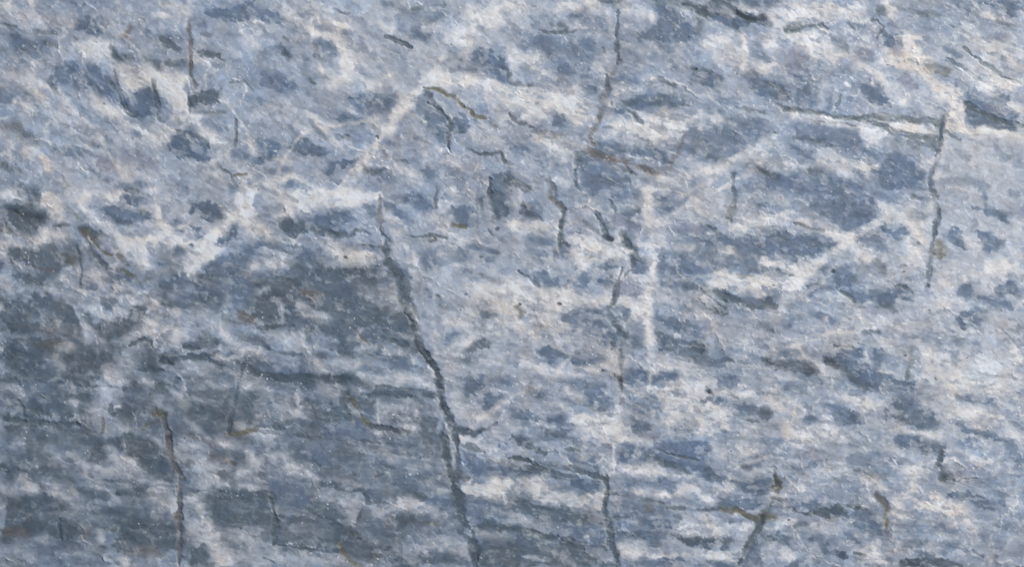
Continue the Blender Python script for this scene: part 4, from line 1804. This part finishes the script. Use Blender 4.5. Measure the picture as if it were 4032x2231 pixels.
# ---------------------------------------------------------------- materials
def stone_material(name, rough, spec, grain_bump):
    m = bpy.data.materials.new(name); m.use_nodes = True
    nt = m.node_tree; N = nt.nodes; L = nt.links
    b = N["Principled BSDF"]
    at = N.new("ShaderNodeAttribute"); at.attribute_name = "mineral"
    geo = N.new("ShaderNodeTexCoord")
    n1 = N.new("ShaderNodeTexNoise"); n1.inputs["Scale"].default_value = 420; n1.inputs["Detail"].default_value = 5
    n1.inputs["Roughness"].default_value = .65
    L.new(geo.outputs["Object"], n1.inputs["Vector"])
    mr = N.new("ShaderNodeMapRange"); mr.inputs[1].default_value = .25; mr.inputs[2].default_value = .75
    mr.inputs[3].default_value = .97; mr.inputs[4].default_value = 1.03
    L.new(n1.outputs["Fac"], mr.inputs[0])
    mul = N.new("ShaderNodeVectorMath"); mul.operation = 'SCALE'
    L.new(at.outputs["Color"], mul.inputs[0]); L.new(mr.outputs[0], mul.inputs["Scale"])
    L.new(mul.outputs[0], b.inputs["Base Color"])
    n2 = N.new("ShaderNodeTexNoise"); n2.inputs["Scale"].default_value = 60; n2.inputs["Detail"].default_value = 4
    L.new(geo.outputs["Object"], n2.inputs["Vector"])
    m2 = N.new("ShaderNodeMapRange"); m2.inputs[3].default_value = rough-.1; m2.inputs[4].default_value = rough+.12
    L.new(n2.outputs["Fac"], m2.inputs[0]); L.new(m2.outputs[0], b.inputs["Roughness"])
    b.inputs["Specular IOR Level"].default_value = spec
    vo = N.new("ShaderNodeTexVoronoi"); vo.inputs["Scale"].default_value = 520
    L.new(geo.outputs["Object"], vo.inputs["Vector"])
    ad = N.new("ShaderNodeMath"); ad.operation = 'MULTIPLY_ADD'; ad.inputs[1].default_value = .6
    L.new(vo.outputs["Distance"], ad.inputs[0]); L.new(n1.outputs["Fac"], ad.inputs[2])
    bp = N.new("ShaderNodeBump"); bp.inputs["Strength"].default_value = grain_bump; bp.inputs["Distance"].default_value = .0004
    L.new(ad.outputs[0], bp.inputs["Height"]); L.new(bp.outputs[0], b.inputs["Normal"])
    return m
M_STONE = stone_material("blue_grey_marble", .42, .5, .03)
M_DARK = stone_material("dark_vein_mineral", .55, .3, .06)
M_PALE = stone_material("pale_calcite", .36, .5, .03)
M_RUST = stone_material("rusty_oxide", .7, .2, .2)
MATS = {'dark': M_DARK, 'pale': M_PALE, 'rust': M_RUST}

def sheet(name, cells_idx, mat, parent=None, skirt=False):
    "a piece of the stone's face made of the given grid cells"
    r = cells_idx//(C-1); c = cells_idx % (C-1)
    a = r*C+c
    quads = np.stack([a, a+C, a+C+1, a+1], 1)
    used, inv = np.unique(quads, return_inverse=True); inv = inv.reshape(quads.shape)
    P = np.stack([wx_.ravel()[used], wy_.ravel()[used], z.ravel()[used]], 1).astype(np.float32)
    Nn = nrm.reshape(-1,3)[used]; K = lin.reshape(-1,3)[used]; faces = inv.astype(np.int32)
    if skirt:      # sides and underside of the slab
        ring = np.concatenate([np.arange(C), np.arange(1,R)*C+C-1, (R-1)*C+np.arange(C-2,-1,-1), np.arange(R-2,0,-1)*C])
        rp = np.stack([wx_.ravel()[ring], wy_.ravel()[ring], z.ravel()[ring]], 1)
        jag = .010*fbm(rp[:,0:1]/U, rp[:,1:2]/U, 160, 301, 4)[:,0]
        n0 = len(P); m = len(ring); lower = []
        for k, (zz, out) in enumerate(((-.03,.012),(-.06,.016),(-.10,.006))):
            q = rp.copy(); q[:,2] = zz-.01
            q[:,0] += np.sign(q[:,0])*0+ (q[:,0]/abs(rp[:,0]).max())*(out+jag); q[:,1] += (q[:,1]/abs(rp[:,1]).max())*(out+jag*.8)
            lower.append(q)
        P = np.concatenate([P]+lower).astype(np.float32)
        kr = lin.reshape(-1,3)[ring]
        K = np.concatenate([K, kr, kr, kr]); rn = rp/np.linalg.norm(rp,axis=1,keepdims=True)
        Nn = np.concatenate([Nn, rn, rn, rn])
        pos = np.full(R*C, -1, np.int64); pos[used] = np.arange(len(used))
        rows = [pos[ring]]+[n0+k*m+np.arange(m) for k in range(3)]
        sf = []
        for k in range(3):
            A = rows[k]; B = rows[k+1]
            sf.append(np.stack([A, np.roll(A,-1), np.roll(B,-1), B], 1))
        faces = np.concatenate([faces]+sf).astype(np.int32)
    me = bpy.data.meshes.new(name)
    nv, nf = len(P), len(faces)
    me.vertices.add(nv); me.vertices.foreach_set("co", P.ravel())
    me.loops.add(nf*4); me.loops.foreach_set("vertex_index", faces.ravel())
    me.polygons.add(nf); me.polygons.foreach_set("loop_start", np.arange(0, nf*4, 4, dtype=np.int32))
    me.update(calc_edges=True)
    me.polygons.foreach_set("use_smooth", np.ones(nf, bool))
    ca = me.color_attributes.new("mineral", 'FLOAT_COLOR', 'POINT')
    ca.data.foreach_set("color", np.concatenate([K, np.ones((nv,1))],1).astype(np.float32).ravel())
    me.normals_split_custom_set_from_vertices(Nn.astype(np.float32))
    me.materials.append(mat)
    o = bpy.data.objects.new(name, me); scene.collection.objects.link(o)
    if parent: o.parent = parent
    return o

# ---------------------------------------------------------------- veins: connected runs of vein mineral
def components(mask):
    mask = mask*((X > -50) & (X < SRC_W+50) & (Y > -40) & (Y < SRC_H+40))
    fm = (mask[:-1,:-1]+mask[1:,:-1]+mask[:-1,1:]+mask[1:,1:])/4 > .5
    idx = np.flatnonzero(fm.ravel() & ~taken); todo = set(idx.tolist()); out = []; W1 = C-1
    while todo:
        st = [todo.pop()]; comp = [st[0]]
        while st:
            i = st.pop()
            for j in (i-1, i+1, i-W1, i+W1, i-W1-1, i-W1+1, i+W1-1, i+W1+1):
                if j in todo: todo.discard(j); st.append(j); comp.append(j)
        out.append(np.array(sorted(comp)))
    return sorted(out, key=len, reverse=True)

taken = np.zeros((R-1)*(C-1), bool); pieces = []
for kind, nm, nmax, amin in (('dark','dark_vein',70,170),('rust','rusty_vein',24,90),('pale','pale_vein',24,200)):
    k = 0
    for comp in components(masks[kind]):
        if len(comp) < amin or k >= nmax: continue
        taken[comp] = True; pieces.append((nm, kind, comp)); k += 1
slab = sheet("marble_rock", np.flatnonzero(~taken), M_STONE, None, True)
slab["label"] = "blue grey marble surface with white clouding, dark slate streaks and thin dark branching veins"
slab["category"] = "rock"
longest = max((p for p in pieces if p[1] == 'dark'), key=lambda p: np.ptp(p[2]//(C-1)))
for nm, kind, comp in pieces:
    v = sheet(nm, comp, MATS[kind], slab)
    if comp is longest[2]: v["label"] = "longest dark grey vein, running down from the centre to the bottom edge" 
print("pieces", {k: sum(p[1]==k for p in pieces) for k in MATS}, "verts", R*C)
